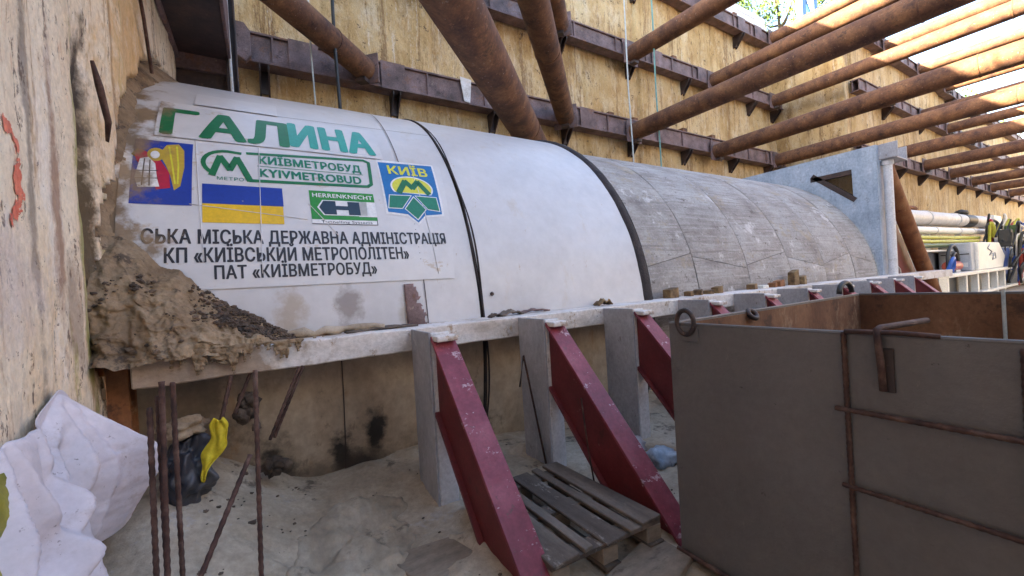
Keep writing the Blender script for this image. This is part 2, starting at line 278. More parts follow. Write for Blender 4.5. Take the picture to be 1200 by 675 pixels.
# ================================================================== SETTING
tag(MB().grid(100, 60, lambda u, v: (-.9 + 111 * u ** 2, -15.3 + 26.8 * v, -.04 + .05 * fbm(u * 60, v * 12))).build('pit_floor', 'floor', smooth='open'), kind='structure')
def sand_h(x, y):
    h = .012 + .030 * fbm(x * 1.3, y * 1.3, 2) + .014 * fbm(x * 5, y * 5, 5) + .006 * fbm(x * 13, y * 13, 8)
    # slurry lobes flowing out from under the shield
    h += .09 * sstep(2.4, 3.5, y) * (1 - sstep(1.2, 2.3, x))
    h += .30 * sstep(.35, -.55, x) * sstep(1.9, 3.0, y) + .07 * sstep(.1, -.6, x)
    h += .035 * sstep(.52, .57, fbm(x * .9 + 4, y * .9, 1) * .5 + .5 + .12 * sstep(2.9, 2.2, y))
    if x > 1.0: h -= .03 * sstep(1.0, 1.6, x)
    return max(h, -.03)
tag(MB().grid(170, 130, lambda u, v: (-.85 + 6.2 * u, -.1 + 3.95 * v, sand_h(-.85 + 6.2 * u, -.1 + 3.95 * v))).build('sand_bed', 'sand', smooth='open'), kind='structure')
def flow(x0, y0, pts, h):
    pass
tag(MB().grid(40, 20, lambda u, v: (-30 + 160 * u, 11.6 + 70 * v, 12.55 + .25 * fbm(u * 20, v * 9))).build('upper_ground', 'soil', smooth='open'), kind='structure')

# --- left end wall with the broken launch opening
def lw_x(y, z):
    d = .022 * fbm(y * 1.1, z * .35, 3) + .010 * fbm(y * 9, z * 2.5, 7) + .012 * fbm(y * 3.5, z * .5, 1)
    g = math.exp(-((y - 3.2 - .05 * fbm(z * 2, 1)) / .10) ** 2) * sstep(1.0, 1.3, z) * (1 - sstep(2.75, 3.2, z))
    d -= .075 * g * (.8 + .5 * fbm(y * 8, z * 3, 4))
    d += .03 * math.exp(-((y - 3.55) / .12) ** 2) * sstep(.9, 1.4, z)
    return -.8 + d
lw = MB()
ys = [-15.2 + .8 * i for i in range(20)] + [.8 + .035 * i for i in range(170)] + [6.75 + .25 * i for i in range(17)]
zs = [-.4 + .1 * i for i in range(9)] + [.5 + .035 * i for i in range(150)] + [5.75 + .35 * i for i in range(23)]
def lw_keep(y, z):
    r = math.hypot(y - YC, z - ZC)
    return r > 3.12 + .16 * (fbm(math.atan2(z - ZC, y - YC) * 7, 2.2, 9) * .5 + .5) + .05 * fbm(y * 9, z * 9, 3)
o0 = len(lw.v); ny = len(ys); nz_ = len(zs)
lw.v += [Vector((lw_x(y, z), y, z)) for y in ys for z in zs]
for i in range(ny - 1):
    for j in range(nz_ - 1):
        if lw_keep((ys[i] + ys[i + 1]) / 2, (zs[j] + zs[j + 1]) / 2):
            a = i * nz_ + j; lw.f.append((a, a + nz_, a + nz_ + 1, a + 1))
lwall = tag(thing('end_wall', 'rough cream concrete end wall with a broken opening around the shield', 'wall'), None)
lo = lw.build('wall_face', 'wall_cream', lwall, smooth='open')
md = lo.modifiers.new('solid', 'SOLIDIFY'); md.thickness = .5; md.offset = -1
P = [Vector(p) for p in ((2.27, 2.22), (2.31, 2.20), (2.345, 2.15), (2.35, 2.08), (2.33, 2.03), (2.35, 1.97), (2.335, 1.9), (2.29, 1.87))]
def seg_d(q):
    best = 9
    for i in range(len(P) - 1):
        a, b = P[i], P[i + 1]; t = max(0, min(1, (q - a).dot(b - a) / (b - a).length_squared)); best = min(best, (q - a - (b - a) * t).length)
    return best
MB().grid(60, 100, lambda u, v: (lw_x(2.22 + .2 * u, 1.82 + .45 * v) + .004, 2.22 + .2 * u, 1.82 + .45 * v), lambda u, v, p: seg_d(Vector((p.y, p.z))) + .028 * fbm(p.y * 30, p.z * 30, 3) < .021 + .016 * fbm(p.y * 7, p.z * 7, 1)).build('spray_mark', 'graffiti', lwall, smooth='open')
MB().tube([(-.76, 3.17, 2.92), (-.74, 3.22, 2.80), (-.735, 3.30, 2.62), (-.76, 3.35, 2.52)], [.012, .018, .016, .008], 8).jitter(.012, 14).build('embedded_bar', 'rebar', lwall, smooth=True)
MB().tube([(-.745, 4.2, 4.4), (-.74, 4.5, 3.95), (-.75, 4.75, 3.6)], .014, 6).build('embedded_bar', 'rebar', lwall)

# --- long back wall in two offsets, panel joints, whitewashed block parapet
bw = thing('back_wall', 'tall sandy yellow pit wall behind the shield with stained streaks', 'wall', (0, 10.5, 0))
def bwy(x, z, y0):
    p = (x + 1.2) / 2.75; f = p - math.floor(p)
    j = math.exp(-(min(f, 1 - f) / .02) ** 2)
    return y0 + .07 * fbm(x * .35, z * .22, 3) + .05 * fbm(x * 1.4, z * .6, 6) + .02 * fbm(x * 5, z * 2, 1) + .06 * j + .05 * (noise.cell(Vector((math.floor(p) + .5, 3.3, y0))) - .5)
MB().grid(330, 150, lambda u, v: (-1 + 24.25 * u, bwy(-1 + 24.25 * u, -.5 + 13.6 * v, 10.5), -.5 + 13.6 * v)).build('wall_face', 'wall_sand', bw, smooth='open').modifiers.new('s', 'SOLIDIFY').thickness = .8
fw_ = thing('far_wall', 'far sandy yellow pit wall stepping closer behind the machinery', 'wall', (23, 7.6, 0))
MB().grid(260, 60, lambda u, v: (23.2 + 78 * u ** 1.3, bwy(23.2 + 78 * u ** 1.3, -.5 + 12.9 * v, 7.6), -.5 + 12.9 * v)).build('wall_face', 'wall_sand', fw_, smooth='open').modifiers.new('s', 'SOLIDIFY').thickness = .8
MB().grid(30, 60, lambda u, v: (23.2 + .05 * fbm(u * 6, v * 18, 4), 7.55 + 3.0 * u, -.5 + 12.9 * v)).build('return_face', 'wall_sand', fw_, smooth='open').modifiers.new('s', 'SOLIDIFY').thickness = .5
ow = thing('opposite_wall', 'unseen grey pit wall on the camera side of the pit', 'wall', (0, -15, 0))
MB().grid(120, 30, lambda u, v: (-1 + 103 * u, -15 - .08 * fbm(u * 50, v * 8, 2), -.5 + 13.6 * v)).build('wall_face', 'wall_grey', ow, smooth='open').modifiers.new('s', 'SOLIDIFY').thickness = .6  # grey tone cools the bounce; set far back to admit more light
ew = thing('far_end_wall', 'distant end wall closing the far end of the pit', 'wall', (101, 0, 0))
MB().grid(40, 30, lambda u, v: (101 + .1 * fbm(u * 9, v * 6, 2), -15 + 22.8 * u, -.5 + 12.9 * v)).build('wall_face', 'wall_sand', ew, smooth='open').modifiers.new('s', 'SOLIDIFY').thickness = -.6
pa = thing('block_parapet', 'whitewashed block parapet on top of the pit wall', 'wall', (0, 10.9, 13.1))
pb = MB()
for r_ in range(4):
    z0 = 13.13 + .30 * r_
    x = -1 + .45 * (r_ % 2)
    while x < 22.6:
        if not (r_ == 3 and x > 22.0):
            a = .008 * random.uniform(-1, 1)
            pb.box(x + .015, min(x + .885, 22.6), 10.62 + a, 10.98 + a, z0 + .012, z0 + .288)
        x += .9
pb.build('block_courses', 'brick', pa, bevel=.012, seg=1)
MB().box(-1, 22.5, 10.66, 10.94, 13.1, 14.31).build('mortar_core', 'mortar', pa)

# --- walers
def waler(name, label, x0, x1, y0, z0, z1, brk, ends=True):
    t = thing(name, label, 'waler beam', (x0, y0, z0))
    h = z1 - z0; m = MB()
    # two rolled channels back to back: flange, recessed web, flange
    m.box(x0, x1, y0, y0 + .40, z0, z0 + .05); m.box(x0, x1, y0, y0 + .40, z1 - .05, z1)
    m.box(x0, x1, y0 + .06, y0 + .10, z0 + .05, z1 - .05); m.box(x0, x1, y0 + .30, y0 + .34, z0 + .05, z1 - .05)
    m.build('channel', 'rust_purple', t, bevel=.008, seg=1)
    m = MB(); x = x0 + .7
    rnd = random.Random(len(label))
    while x < x1 - .3:
        MB().box(x - .02, x + .02, y0 + .003, y0 + .06, z0 + .05, z1 - .05).build('stiffener', 'rust_purple', t)
        if rnd.random() < .35: MB().box(x + .3, x + .9, y0 - .012, y0 - .001, z0 - .01, z1 + .01).build('splice_plate', 'rust_purple', t)
        if rnd.random() < .35: MB().box(x + .1, x + .35, y0 + .05, y0 + .3, z1 + .001, z1 + rnd.uniform(.08, .16)).build('packing_block', 'rust', t)
        x += rnd.uniform(1.2, 2.0) * (1 if x < 40 else 3)
    for bx in brk:
        b = MB()
        b.prism([(y0 + .02, z0 - .005), (y0 + .48, z0 - .005), (y0 + .48, z0 - .55), (y0 + .40, z0 - .55), (y0 + .02, z0 - .10)], lambda u, v, tt: (bx + tt, u, v), -.10, -.07)
        b.prism([(y0 + .02, z0 - .005), (y0 + .48, z0 - .005), (y0 + .48, z0 - .55), (y0 + .40, z0 - .55), (y0 + .02, z0 - .10)], lambda u, v, tt: (bx + tt, u, v), .07, .10)
        b.box(bx - .07, bx + .07, y0 + .36, y0 + .40, z0 - .5, z0 - .005)
        b.build('bracket', 'dark_steel', t)
    return t
lwl = waler('lower_waler', 'lowest rusty waler beam running along the back wall just over the shield', -.25, 23.1, 10.02, 6.55, 7.2, [.27, 3.12, 6.0, 8.75, 11.9, 15.0, 18.4, 21.4])
wmb = MB(); wmb.prism([(-.55, 7.25), (-.05, 7.25), (.05, 7.1), (.05, 6.6), (-.05, 6.45), (-.55, 6.8)], lambda u, v, t: (u, t, v), 9.86, 10.0)
wmb.build('end_plate', 'rust_purple', lwl, bevel=.01)
MB().prism([(4.85, 7.25), (5.2, 7.22), (5.12, 6.58), (4.95, 6.6)], lambda u, v, t: (u, t, v), 9.99, 10.018).jitter(.01, 6).build('concrete_patch', 'beam_white', lwl)
waler('middle_waler', 'middle rusty waler beam along the back wall at half height', 3.0, 23.1, 10.02, 9.45, 10.02, [5.2, 8.7, 12.0, 15.2, 17.6, 20.2, 22.4])
waler('top_waler', 'topmost rusty waler beam under the white block parapet', 8.0, 23.1, 10.02, 12.45, 13.05, [12.5, 16.0, 19.4, 22.2])
waler('far_lower_waler', 'rusty waler beam low on the far wall behind the machinery', 23.4, 100, 7.16, 6.35, 6.9, [25.4, 29, 32.6, 36.4, 40.6, 45.2, 50, 55, 60.5, 66, 72, 78, 85])
waler('far_middle_waler', 'rusty waler beam at mid height on the far wall', 23.4, 100, 7.16, 9.35, 9.9, [27.5, 33, 39, 45, 52, 60])
waler('far_top_waler', 'rusty waler beam along the top of the far wall', 23.4, 100, 7.16, 11.9, 12.4, [27, 33, 39, 45, 52])

# --- struts
def strut(label, a, b, r, group='rusty round struts across the pit', plate=True, col=True):
    a, b = Vector(a), Vector(b); d = (b - a).normalized()
    t = thing('steel_strut', label, 'strut', a, group)
    n = 6; pts = [a + (b - a) * i / n for i in range(n + 1)]
    smoothauto(MB().tube(pts, r, 32).build('tube', 'rust', t))
    u = d.cross(Vector((0, 0, 1))).normalized(); v = u.cross(d)
    if plate:
        MB().obox(a - d * .02, u * (r + .08), v * (r + .08), d * .018).build('end_plate', 'rust_purple', t, bevel=.005, seg=1)
    if col:
        L_ = (b - a).length
        for q in (.30, .72):
            c = a + d * L_ * q
            smoothauto(MB().tube([c - d * .015, c + d * .015], r + .012, 32).build('weld_collar', 'rust', t))
    # support cradle under the end
    MB().obox(a + d * .12 - v * (r + .05), u * .12, d * .1, v * .045).build('seat_bracket', 'dark_steel', t)
    return t
ORD = ['first', 'second', 'third', 'fourth', 'fifth', 'sixth', 'seventh', 'eighth', 'ninth', 'tenth', 'eleventh']
YE = -14.6
strut('thick rusty corner brace slanting down close over the white shield joint', (7.65, 10.0, 5.02), (-.55, 1.8, 5.02), .34, 'rusty diagonal corner braces')
strut('thin rusty diagonal brace ending on the lower waler above the banner', (2.35, 9.97, 6.86), (-.5, 7.12, 6.86), .27, 'rusty diagonal corner braces')
strut('rusty diagonal brace just right of the thick one, ending above the black seam', (8.46, 9.97, 6.74), (-.55, .95, 6.74), .29, 'rusty diagonal corner braces')
strut('upper rusty diagonal brace cut by the top edge of the photo', (8.45, 9.97, 9.65), (-.55, .97, 9.65), .29, 'rusty diagonal corner braces')
low = [(11.62, 9.97, 6.72, 12.2), (16.62, 9.97, 6.62, 16.8), (21.7, 9.97, 6.8, 21.9), (26.7, 7.1, 6.75, 26.7), (31.7, 7.1, 6.75, 31.7), (36.7, 7.1, 6.75, 36.7), (41.9, 7.1, 6.7, 41.9), (47.5, 7.1, 6.7, 47.5), (54, 7.1, 6.7, 54)]
whl = ['over the concrete rings', 'passing above the pale blue frame', 'skimming the top of the pale blue frame', 'starting just behind the pale blue frame post', 'with its plate showing right of the frame post', 'above the pale pipes', 'farther along above the machinery', 'far along the pit', 'most distant of all']
for i, (x, y, z, xe) in enumerate(low):
    strut('%s lower straight strut from the shield, %s' % (ORD[i], whl[i]), (x, y, z), (x + (xe - x) * 1.55, YE, z), .30)
upp = [(11.68, 9.97, 9.5, 12.9), (16.68, 9.97, 9.62, 17.0), (21.7, 9.97, 9.68, 22.0), (26.7, 9.97 - 2.87, 9.55, 26.9), (31.7, 7.1, 9.55, 31.7), (36.7, 7.1, 9.55, 36.7), (41.9, 7.1, 9.55, 41.9), (47.5, 7.1, 9.55, 47.5)]
for i, (x, y, z, xe) in enumerate(upp):
    strut('%s straight strut from the shield on the middle waler, sunlit toward its near end' % ORD[i], (x, y, z), (x + (xe - x) * 1.55, YE, z), .29)
top = [(16.6, 12.75), (21.9, 12.8), (26.7, 12.1), (31.7, 12.1), (36.7, 12.1), (41.9, 12.1)]
for i, (x, z) in enumerate(top):
    y = 9.97 if x < 23 else 7.1
    strut('%s straight strut from the shield on the top waler, against the sky' % ORD[i], (x, y, z), (x + .2, YE, z), .28)

# --- dark corner box of the end-wall waler
cw = thing('corner_waler', 'dark steel corner waler box hanging over the shield against the end wall', 'waler beam', (-.5, 6.0, 4.7))
MB().box(-.78, -.22, 2.2, 6.55, 4.74, 4.77).build('soffit_plate', 'dark_steel', cw)
MB().box(-.80, -.76, 2.2, 6.6, 4.66, 5.4).build('wall_flange', 'rust_purple', cw, bevel=.008)
MB().box(-.235, -.20, 2.2, 6.55, 4.70, 5.4).build('inner_flange', 'rust_purple', cw, bevel=.008)
MB().box(-.85, -.16, 6.55, 6.68, 4.55, 4.80).build('cross_flange', 'rust_purple', cw, bevel=.012)
MB().box(-.90, -.26, 6.62, 6.66, 3.90, 4.55).build('gusset', 'dark_steel', cw)
MB().box(-.26, -.13, 6.52, 6.55, 3.9, 6.6).box(-.26, -.24, 6.45, 6.62, 3.9, 6.6).box(-.15, -.13, 6.45, 6.62, 3.9, 6.6).build('channel_post', 'dark_steel', cw, bevel=.004, seg=1)
MB().tube([(-.205, 6.42, 4.0), (-.215, 6.42, 5.3), (-.205, 6.42, 6.6)], .018, 8).build('conduit', 'pipe_grey', cw)

# ================================================================== TUNNEL BORING MACHINE
def cyl_pt(x, th, r): return Vector((x, YC - r * math.cos(th), ZC + r * math.sin(th)))
def shell(m, x0, x1, r, th0=-40, th1=205, nu=24, nt=110):
    m.grid(nu, nt, lambda u, v: cyl_pt(x0 + (x1 - x0) * u, R(th0 + (th1 - th0) * v), r)); return m
tbm = thing('tunnel_boring_machine', 'huge white cylindrical tunnel shield entering the end wall', 'tunnelling machine', (1.5, YC, 0))
def dent(m, a):
    for v in m.v:
        d = Vector((0, v.y - YC, v.z - ZC)); d.normalize(); v += d * a * fbm(v.x * 1.2, v.y * 1.2, v.z * 1.2)
    return m
dent(shell(MB(), -1.6, 1.72, RS, 2.5), .004).build('front_shell', 'shield_white', tbm, smooth=True)
dent(shell(MB(), 1.755, 3.98, RS + .004, 2.5), .006).build('rear_shell', 'shield_white', tbm, smooth=True)
dent(shell(MB(), -1.6, 1.72, RS, -75, 2.5, 24, 40), .008).build('lower_front_shell', 'shield_dirty_shaded', tbm, smooth=True)
dent(shell(MB(), 1.755, 3.98, RS + .004, -75, 2.5, 24, 40), .006).build('lower_rear_shell', 'shield_dirty_shaded', tbm, smooth=True)
shell(MB(), 1.6, 1.9, RS - .02, -75, 205, 2, 130).build('joint_groove', 'rubber', tbm, smooth=True)
jc = MB()
for dx, rr in ((-.004, .010), (.020, .009)):
    jc.tube([cyl_pt(1.745 + dx + .012 * math.sin(i * .7 + dx * 90), R(-60 + i * 3), RS + .004) for i in range(89)], rr, 6)
jc.build('joint_cable', 'rubber', tbm, smooth=True)
tb = MB()
tb.grid(5, 160, lambda u, v: cyl_pt(3.96 + .16 * u, R(-75 + 280 * v), RS + .035 * math.sin(math.pi * min(1, max(0, u))) ** .5 + .008 * fbm(u * 3, v * 60, 1)))
tb.build('tail_seal', 'rubber', tbm, smooth=True)
MB().grid(2, 130, lambda u, v: cyl_pt(4.12, R(-75 + 280 * v), RS + .01 - .2 * u)).build('tail_face', 'rubber', tbm)
# plate seams, torn plate, bolt, scorch marks, stains
sm = MB()
for x in (1.20,):
    sm.grid(1, 60, lambda u, v: cyl_pt(x + .008 * u, R(3 + 66 * v), RS + .009))
sm.grid(60, 1, lambda u, v: cyl_pt(.1 + 1.6 * u, R(47.5 + 1.5 * u + .12 * v), RS + .009))
sm.build('plate_seam', 'dark_steel', tbm, smooth='open')
sm = MB(); sm.grid(1, 40, lambda u, v: cyl_pt(.48 + .008 * u, R(-24 + 26 * v), RS + .009)); sm.build('plate_seam', 'dark_steel', tbm, smooth='open')
tp = MB().grid(8, 14, lambda u, v: cyl_pt(1.02 + .16 * u + .03 * fbm(v * 6, u, 2) * (1 if u > .5 else .2), R(3.2 + 7.6 * v), RS + .012 + .05 * u * (1 - .5 * v) * (.6 + .4 * math.sin(v * 9))), lambda u, v, p: u < .5 + .6 * (1 - v) + .25 * fbm(v * 7, 1))
tp.build('torn_plate', 'rust_purple', tbm, smooth='open', solid=.008)
MB().lump(cyl_pt(1.86, R(8.2), RS + .015), .022, 1, 1, .2).build('bolt', 'dark_steel', tbm)
def patch(name, m, cx, cth, wx, hs, seed, thr=.1, lift=.008, n=44):
    """irregular film lying on the shell; hs is its half-height along the arc"""
    b = MB(); b.grid(n, n, lambda u, v: cyl_pt(cx + wx * (2 * u - 1), R(cth) + hs / RS * (2 * v - 1), RS + lift + .004 * (fbm(u * 9, v * 9, seed))),
                     lambda u, v, p: 1 - ((2 * u - 1) ** 2 + (2 * v - 1) ** 2) + .9 * fbm(u * 4, v * 4, seed) + .3 * fbm(u * 14, v * 14, seed) > .35 + thr)
    return b.build(name, m, tbm, smooth='open')

# --- lining rings
xs = [4.05, 5.25, 6.6, 7.95, 9.3, 10.65, 11.86]
rl = ['first pale concrete lining ring, right behind the black tail seal', 'second concrete lining ring with horizontal brown smears', 'third concrete lining ring with a slanting dark joint near the wooden wedges', 'fourth concrete lining ring with a bright chalky patch', 'fifth concrete lining ring before the last narrow one', 'last concrete lining ring, held against the pale blue frame']
RC = 2.905
for i in range(6):
    x0, x1 = xs[i] + .006, xs[i + 1] - .006
    t = thing('lining_ring', rl[i], 'concrete ring', ((x0 + x1) / 2, YC, ZC), 'concrete lining rings')
    off = (i % 2) * 34 + 8 * math.sin(i * 2.3)
    cuts = [-78, 9 + (5 if i % 2 == 0 else 3), 62 + off * .5, 120, 168, 220] if i % 3 != 1 else [-78, 13, 58, 112, 160, 220]
    rr = RC + .006 * math.sin(i * 3.1)
    for k in range(5):
        s0 = (4.2 if k else 0) * (1 if (i + k) % 2 else -1); s1 = (4.2 if k < 4 else 0) * (1 if (i + k + 1) % 2 else -1)
        g0, g1 = cuts[k] + .08, cuts[k + 1] - .08
        sg = MB()
        nt_ = max(10, int((g1 - g0) / 2.2))
        sg.grid(12, nt_, lambda u, v: cyl_pt(x0 + (x1 - x0) * u, R((g0 + s0 * (u - .5)) * (1 - v) + (g1 + s1 * (u - .5)) * v), rr + .005 * fbm(u * 3 + i, v * 5 + k, 2) - (.010 if u in (0, 1) or v in (0, 1) else 0)))
        sg.build('segment', 'ring_concrete', t, smooth=True)
MB().grid(20, 120, lambda u, v: cyl_pt(4.1 + 7.7 * u, R(-75 + 280 * v), RC - .03)).build('lining_core', 'mortar', tag(thing('lining_backing', 'dark gasket layer seen in the joints of the concrete rings', 'backing', (8, YC, ZC))), smooth=True)  # dark backing cylinder added so the ring joints read dark
# smears of the tail-skin scrapers and chips
# ================================================================== BANNER
ban = thing('banner', 'white banner with green and black lettering, flag and badges on the shield', 'banner', (.4, 3.6, 2.0))
SK = lambda x, s: x + (s - 1.25) * .0
def wrap(x, s, lift): return cyl_pt(x, s / RS, RS + .009 + (lift - .012) * .4)
def sheet(name, m, x0, x1, s0, s1, lift, nx=24, ns=24, rip=0, seed=1, parent=ban, skew=0):
    b = MB(); b.grid(nx, ns, lambda u, v: wrap(x0 + (x1 - x0) * u + skew * (v - .5) * u, s0 + (s1 - s0) * v, lift + .0025 * max(0, fbm(u * 6, v * 5, seed))),
                     (lambda u, v, p: min(u * rip * 3, v * rip, (1 - v) * rip * 2) + .25 * fbm(u * 9, v * 9, seed) > .05) if rip else None)
    return b.build(name, m, parent, smooth='open')
sheet('lower_sheet', 'banner', -.80, 1.565, .60, 1.90, .012, 60, 50, skew=.13)
sheet('upper_sheet', 'banner', -.64, 1.06, 1.92, 2.47, .013, 50, 20)
sheet('sticker_sheet', 'banner', -.42, .20, 2.50, 2.80, .013, 20, 12, rip=9, seed=5)
def flat_mesh(name, m, polys, lift, parent=ban, xy=lambda p: p):
    """filled 2-d polygons (x, s), cut fine enough to follow the curve"""
    bm = bmesh.new()
    for po in polys:
        vs = [bm.verts.new((p[0], p[1], 0)) for p in po]; bm.faces.new(vs)
    bmesh.ops.triangulate(bm, faces=bm.faces)
    finish_flat(name, m, bm, lift, parent)
def finish_flat(name, m, bm, lift, parent):
    ss = [v.co.y for v in bm.verts]; s = math.floor(min(ss) / .06) * .06
    while s < max(ss):
        bmesh.ops.bisect_plane(bm, geom=bm.verts[:] + bm.edges[:] + bm.faces[:], plane_co=(0, s, 0), plane_no=(0, 1, 0)); s += .06
    b = MB(); bm.verts.ensure_lookup_table(); bm.verts.index_update()
    b.add([wrap(v.co.x, v.co.y, lift + v.co.z) for v in bm.verts], [tuple(v.index for v in f.verts) for f in bm.faces]); bm.free()
    o = b.build(name, m, parent, smooth='open', weld=False)
    return o
def text(name, body, m, x0, x1, s0, s1, lift=.020, bold=.02, parent=ban, mirror=False, rot=None):
    c = bpy.data.curves.new('t', 'FONT'); c.body = body; c.size = 1; c.resolution_u = 4; c.fill_mode = 'FRONT'; c.space_character = 1.06
    o = bpy.data.objects.new('t', c); COL.objects.link(o)
    dg = bpy.context.evaluated_depsgraph_get(); me = bpy.data.meshes.new_from_object(o.evaluated_get(dg))
    bpy.data.objects.remove(o); bm = bmesh.new(); bm.from_mesh(me); bpy.data.meshes.remove(me)
    xa = min(v.co.x for v in bm.verts); xb = max(v.co.x for v in bm.verts)
    cap = .727; 
    for v in bm.verts:
        v.co.x = x0 + (v.co.x - xa) / (xb - xa) * (x1 - x0); v.co.y = s0 + v.co.y / cap * (s1 - s0); v.co.z = 0
    h = s1 - s0; geo = bm.copy(); k = 0
    bmesh.ops.translate(bm, verts=bm.verts, vec=(0, 0, 0))
    for dx, ds in ((-1, 0), (1, 0), (0, -1), (0, 1), (.7, .7), (-.7, .7), (.7, -.7), (-.7, -.7)):
        if not bold: break
        k += 1; vm = {}
        for v in geo.verts: vm[v] = bm.verts.new((v.co.x + dx * bold * h * 1.5, v.co.y + ds * bold * h * 1.0, .0002 * k))
        for f in geo.faces: bm.faces.new([vm[v] for v in f.verts])
    geo.free()
    return finish_flat(name, m, bm, lift, parent)
text('lettering', 'ГАЛ', 'p_green', -.595, .245, 1.955, 2.335, bold=.035)
text('lettering', 'ИНА', 'p_teal', .285, .985, 1.975, 2.36, bold=.035)
text('lettering', 'СЬКА МІСЬКА ДЕРЖАВНА АДМІНІСТРАЦІЯ', 'p_black', -.67, 1.47, .934, 1.042, bold=.022)
text('lettering', 'КП «КИЇВСЬКИЙ МЕТРОПОЛІТЕН»', 'p_black', -.552, 1.10, .795, .902, bold=.022)
text('lettering', 'ПАТ «КИЇВМЕТРОБУД»', 'p_black', -.283, .812, .670, .768, bold=.022)
text('lettering', 'КИЇВМЕТРОБУД', 'p_dkgreen', .025, .815, 1.695, 1.785, bold=.03)
text('lettering', 'KYIVMETROBUD', 'p_dkgreen', .025, .80, 1.550, 1.640, bold=.03)
# round-cornered green logo outline with the angular letter inside its loop
def band(pts, wd):
    out = []
    for i in range(len(pts) - 1):
        a, b = Vector(pts[i]), Vector(pts[i + 1]); d = (b - a).normalized(); n = Vector((-d.y, d.x)) * wd / 2; e = d * wd * .22
        out.append([a + n - e, b + n + e, b - n + e, a - n - e])
    return out
loop = [(-.19 + .15 * math.cos(R(a)), 1.665 + .14 * math.sin(R(a))) for a in range(232, 70, -12)] + [(-.10, 1.795)]
outl = band([(-.29, 1.545)] + loop, .03) + band([(-.055, 1.805), (.86, 1.868), (.905, 1.84), (.885, 1.555), (.85, 1.525), (-.045, 1.500)], .03)
mm = band([(-.285, 1.535), (-.235, 1.735), (-.172, 1.60), (-.125, 1.735), (-.045, 1.500)], .045)
for i, po in enumerate(outl + mm):
    pass
flat_mesh('logo_outline', 'p_green', outl, .020); flat_mesh('logo_letter', 'p_green', mm, .023)
text('lettering', 'МЕТРО', 'p_dkgreen', -.255, -.085, 1.487, 1.520, bold=.0)
flat_mesh('divider', 'p_dkgreen', [[(.01, 1.662), (.83, 1.662), (.83, 1.668), (.01, 1.668)]], .020)
# flag
fl = sheet('flag', 'p_blue', -.345, .170, 1.262, 1.440, .019, 16, 8)
sheet('flag_lower_band', 'p_yellow', -.345, .165, 1.100, 1.260, .019, 16, 8)
# machine maker's sign
sheet('maker_sign', 'p_hgreen', .362, .88, 1.155, 1.44, .019, 10, 8); sheet('maker_sign_base', 'p_white', .362, .872, 1.113, 1.153, .019, 10, 3)
flat_mesh('maker_sign_edge', 'p_black', band([(.36, 1.112), (.874, 1.112), (.874, 1.157)], .006), .021)
text('lettering', 'HERRENKNECHT', 'p_white', .385, .865, 1.372, 1.415, .023, .02)
text('lettering', 'Tunnelling Systems', 'p_black', .43, .83, 1.121, 1.146, .023, .0)
flat_mesh('maker_sign_white', 'p_white', [[(.73, 1.19), (.88, 1.19), (.88, 1.345), (.73, 1.345)], [(.41, 1.27), (.455, 1.345), (.81, 1.345), (.80, 1.195), (.455, 1.195)]], .022)
flat_mesh('maker_sign_emblem', 'p_navy', [[(.425, 1.27), (.462, 1.337), (.555, 1.337), (.555, 1.29), (.65, 1.29), (.65, 1.337), (.745, 1.337), (.745, 1.203), (.65, 1.203), (.65, 1.25), (.555, 1.25), (.555, 1.203), (.462, 1.203)]], .025)
# city badge
flat_mesh('badge_border', 'p_white', [[(.985, 1.905), (1.555, 1.905), (1.515, 1.23), (1.33, 1.21), (1.245, 1.125), (1.15, 1.215), (.965, 1.235)]], .018)
flat_mesh('badge_field', 'p_azure', [[(.995, 1.868), (1.535, 1.888), (1.495, 1.25), (1.325, 1.23), (1.245, 1.15), (1.16, 1.235), (.985, 1.255)]], .020)
text('lettering', 'КИЇВ', 'p_lime', 1.075, 1.455, 1.715, 1.83, .023, .03)
flat_mesh('badge_disc_rim', 'p_white', [[(1.262 + .205 * math.cos(R(a)), 1.55 + .148 * math.sin(R(a))) for a in range(-33, 214, 10)]], .022)
flat_mesh('badge_disc', 'p_lime', [[(1.262 + .190 * math.cos(R(a)), 1.55 + .133 * math.sin(R(a))) for a in range(-30, 211, 10)]], .0235)
flat_mesh('badge_letter', 'p_green', band([(1.125, 1.485), (1.205, 1.625), (1.262, 1.545), (1.33, 1.630), (1.41, 1.485)], .055), .026)
lf = [[(1.03, 1.44), (1.225, 1.445), (1.12, 1.30), (1.00, 1.30)], [(1.275, 1.445), (1.475, 1.44), (1.475, 1.285), (1.365, 1.30)], [(1.25, 1.43), (1.34, 1.295), (1.245, 1.185), (1.15, 1.295)]]
flat_mesh('badge_leaf_edge', 'p_white', [[(sum(q[0] for q in p) / 4 + (q[0] - sum(q[0] for q in p) / 4) * 1.10, sum(q[1] for q in p) / 4 + (q[1] - sum(q[1] for q in p) / 4) * 1.12) for q in p] for p in lf], .0235)
flat_mesh('badge_leaf', 'p_dkgreen', lf, .0255)
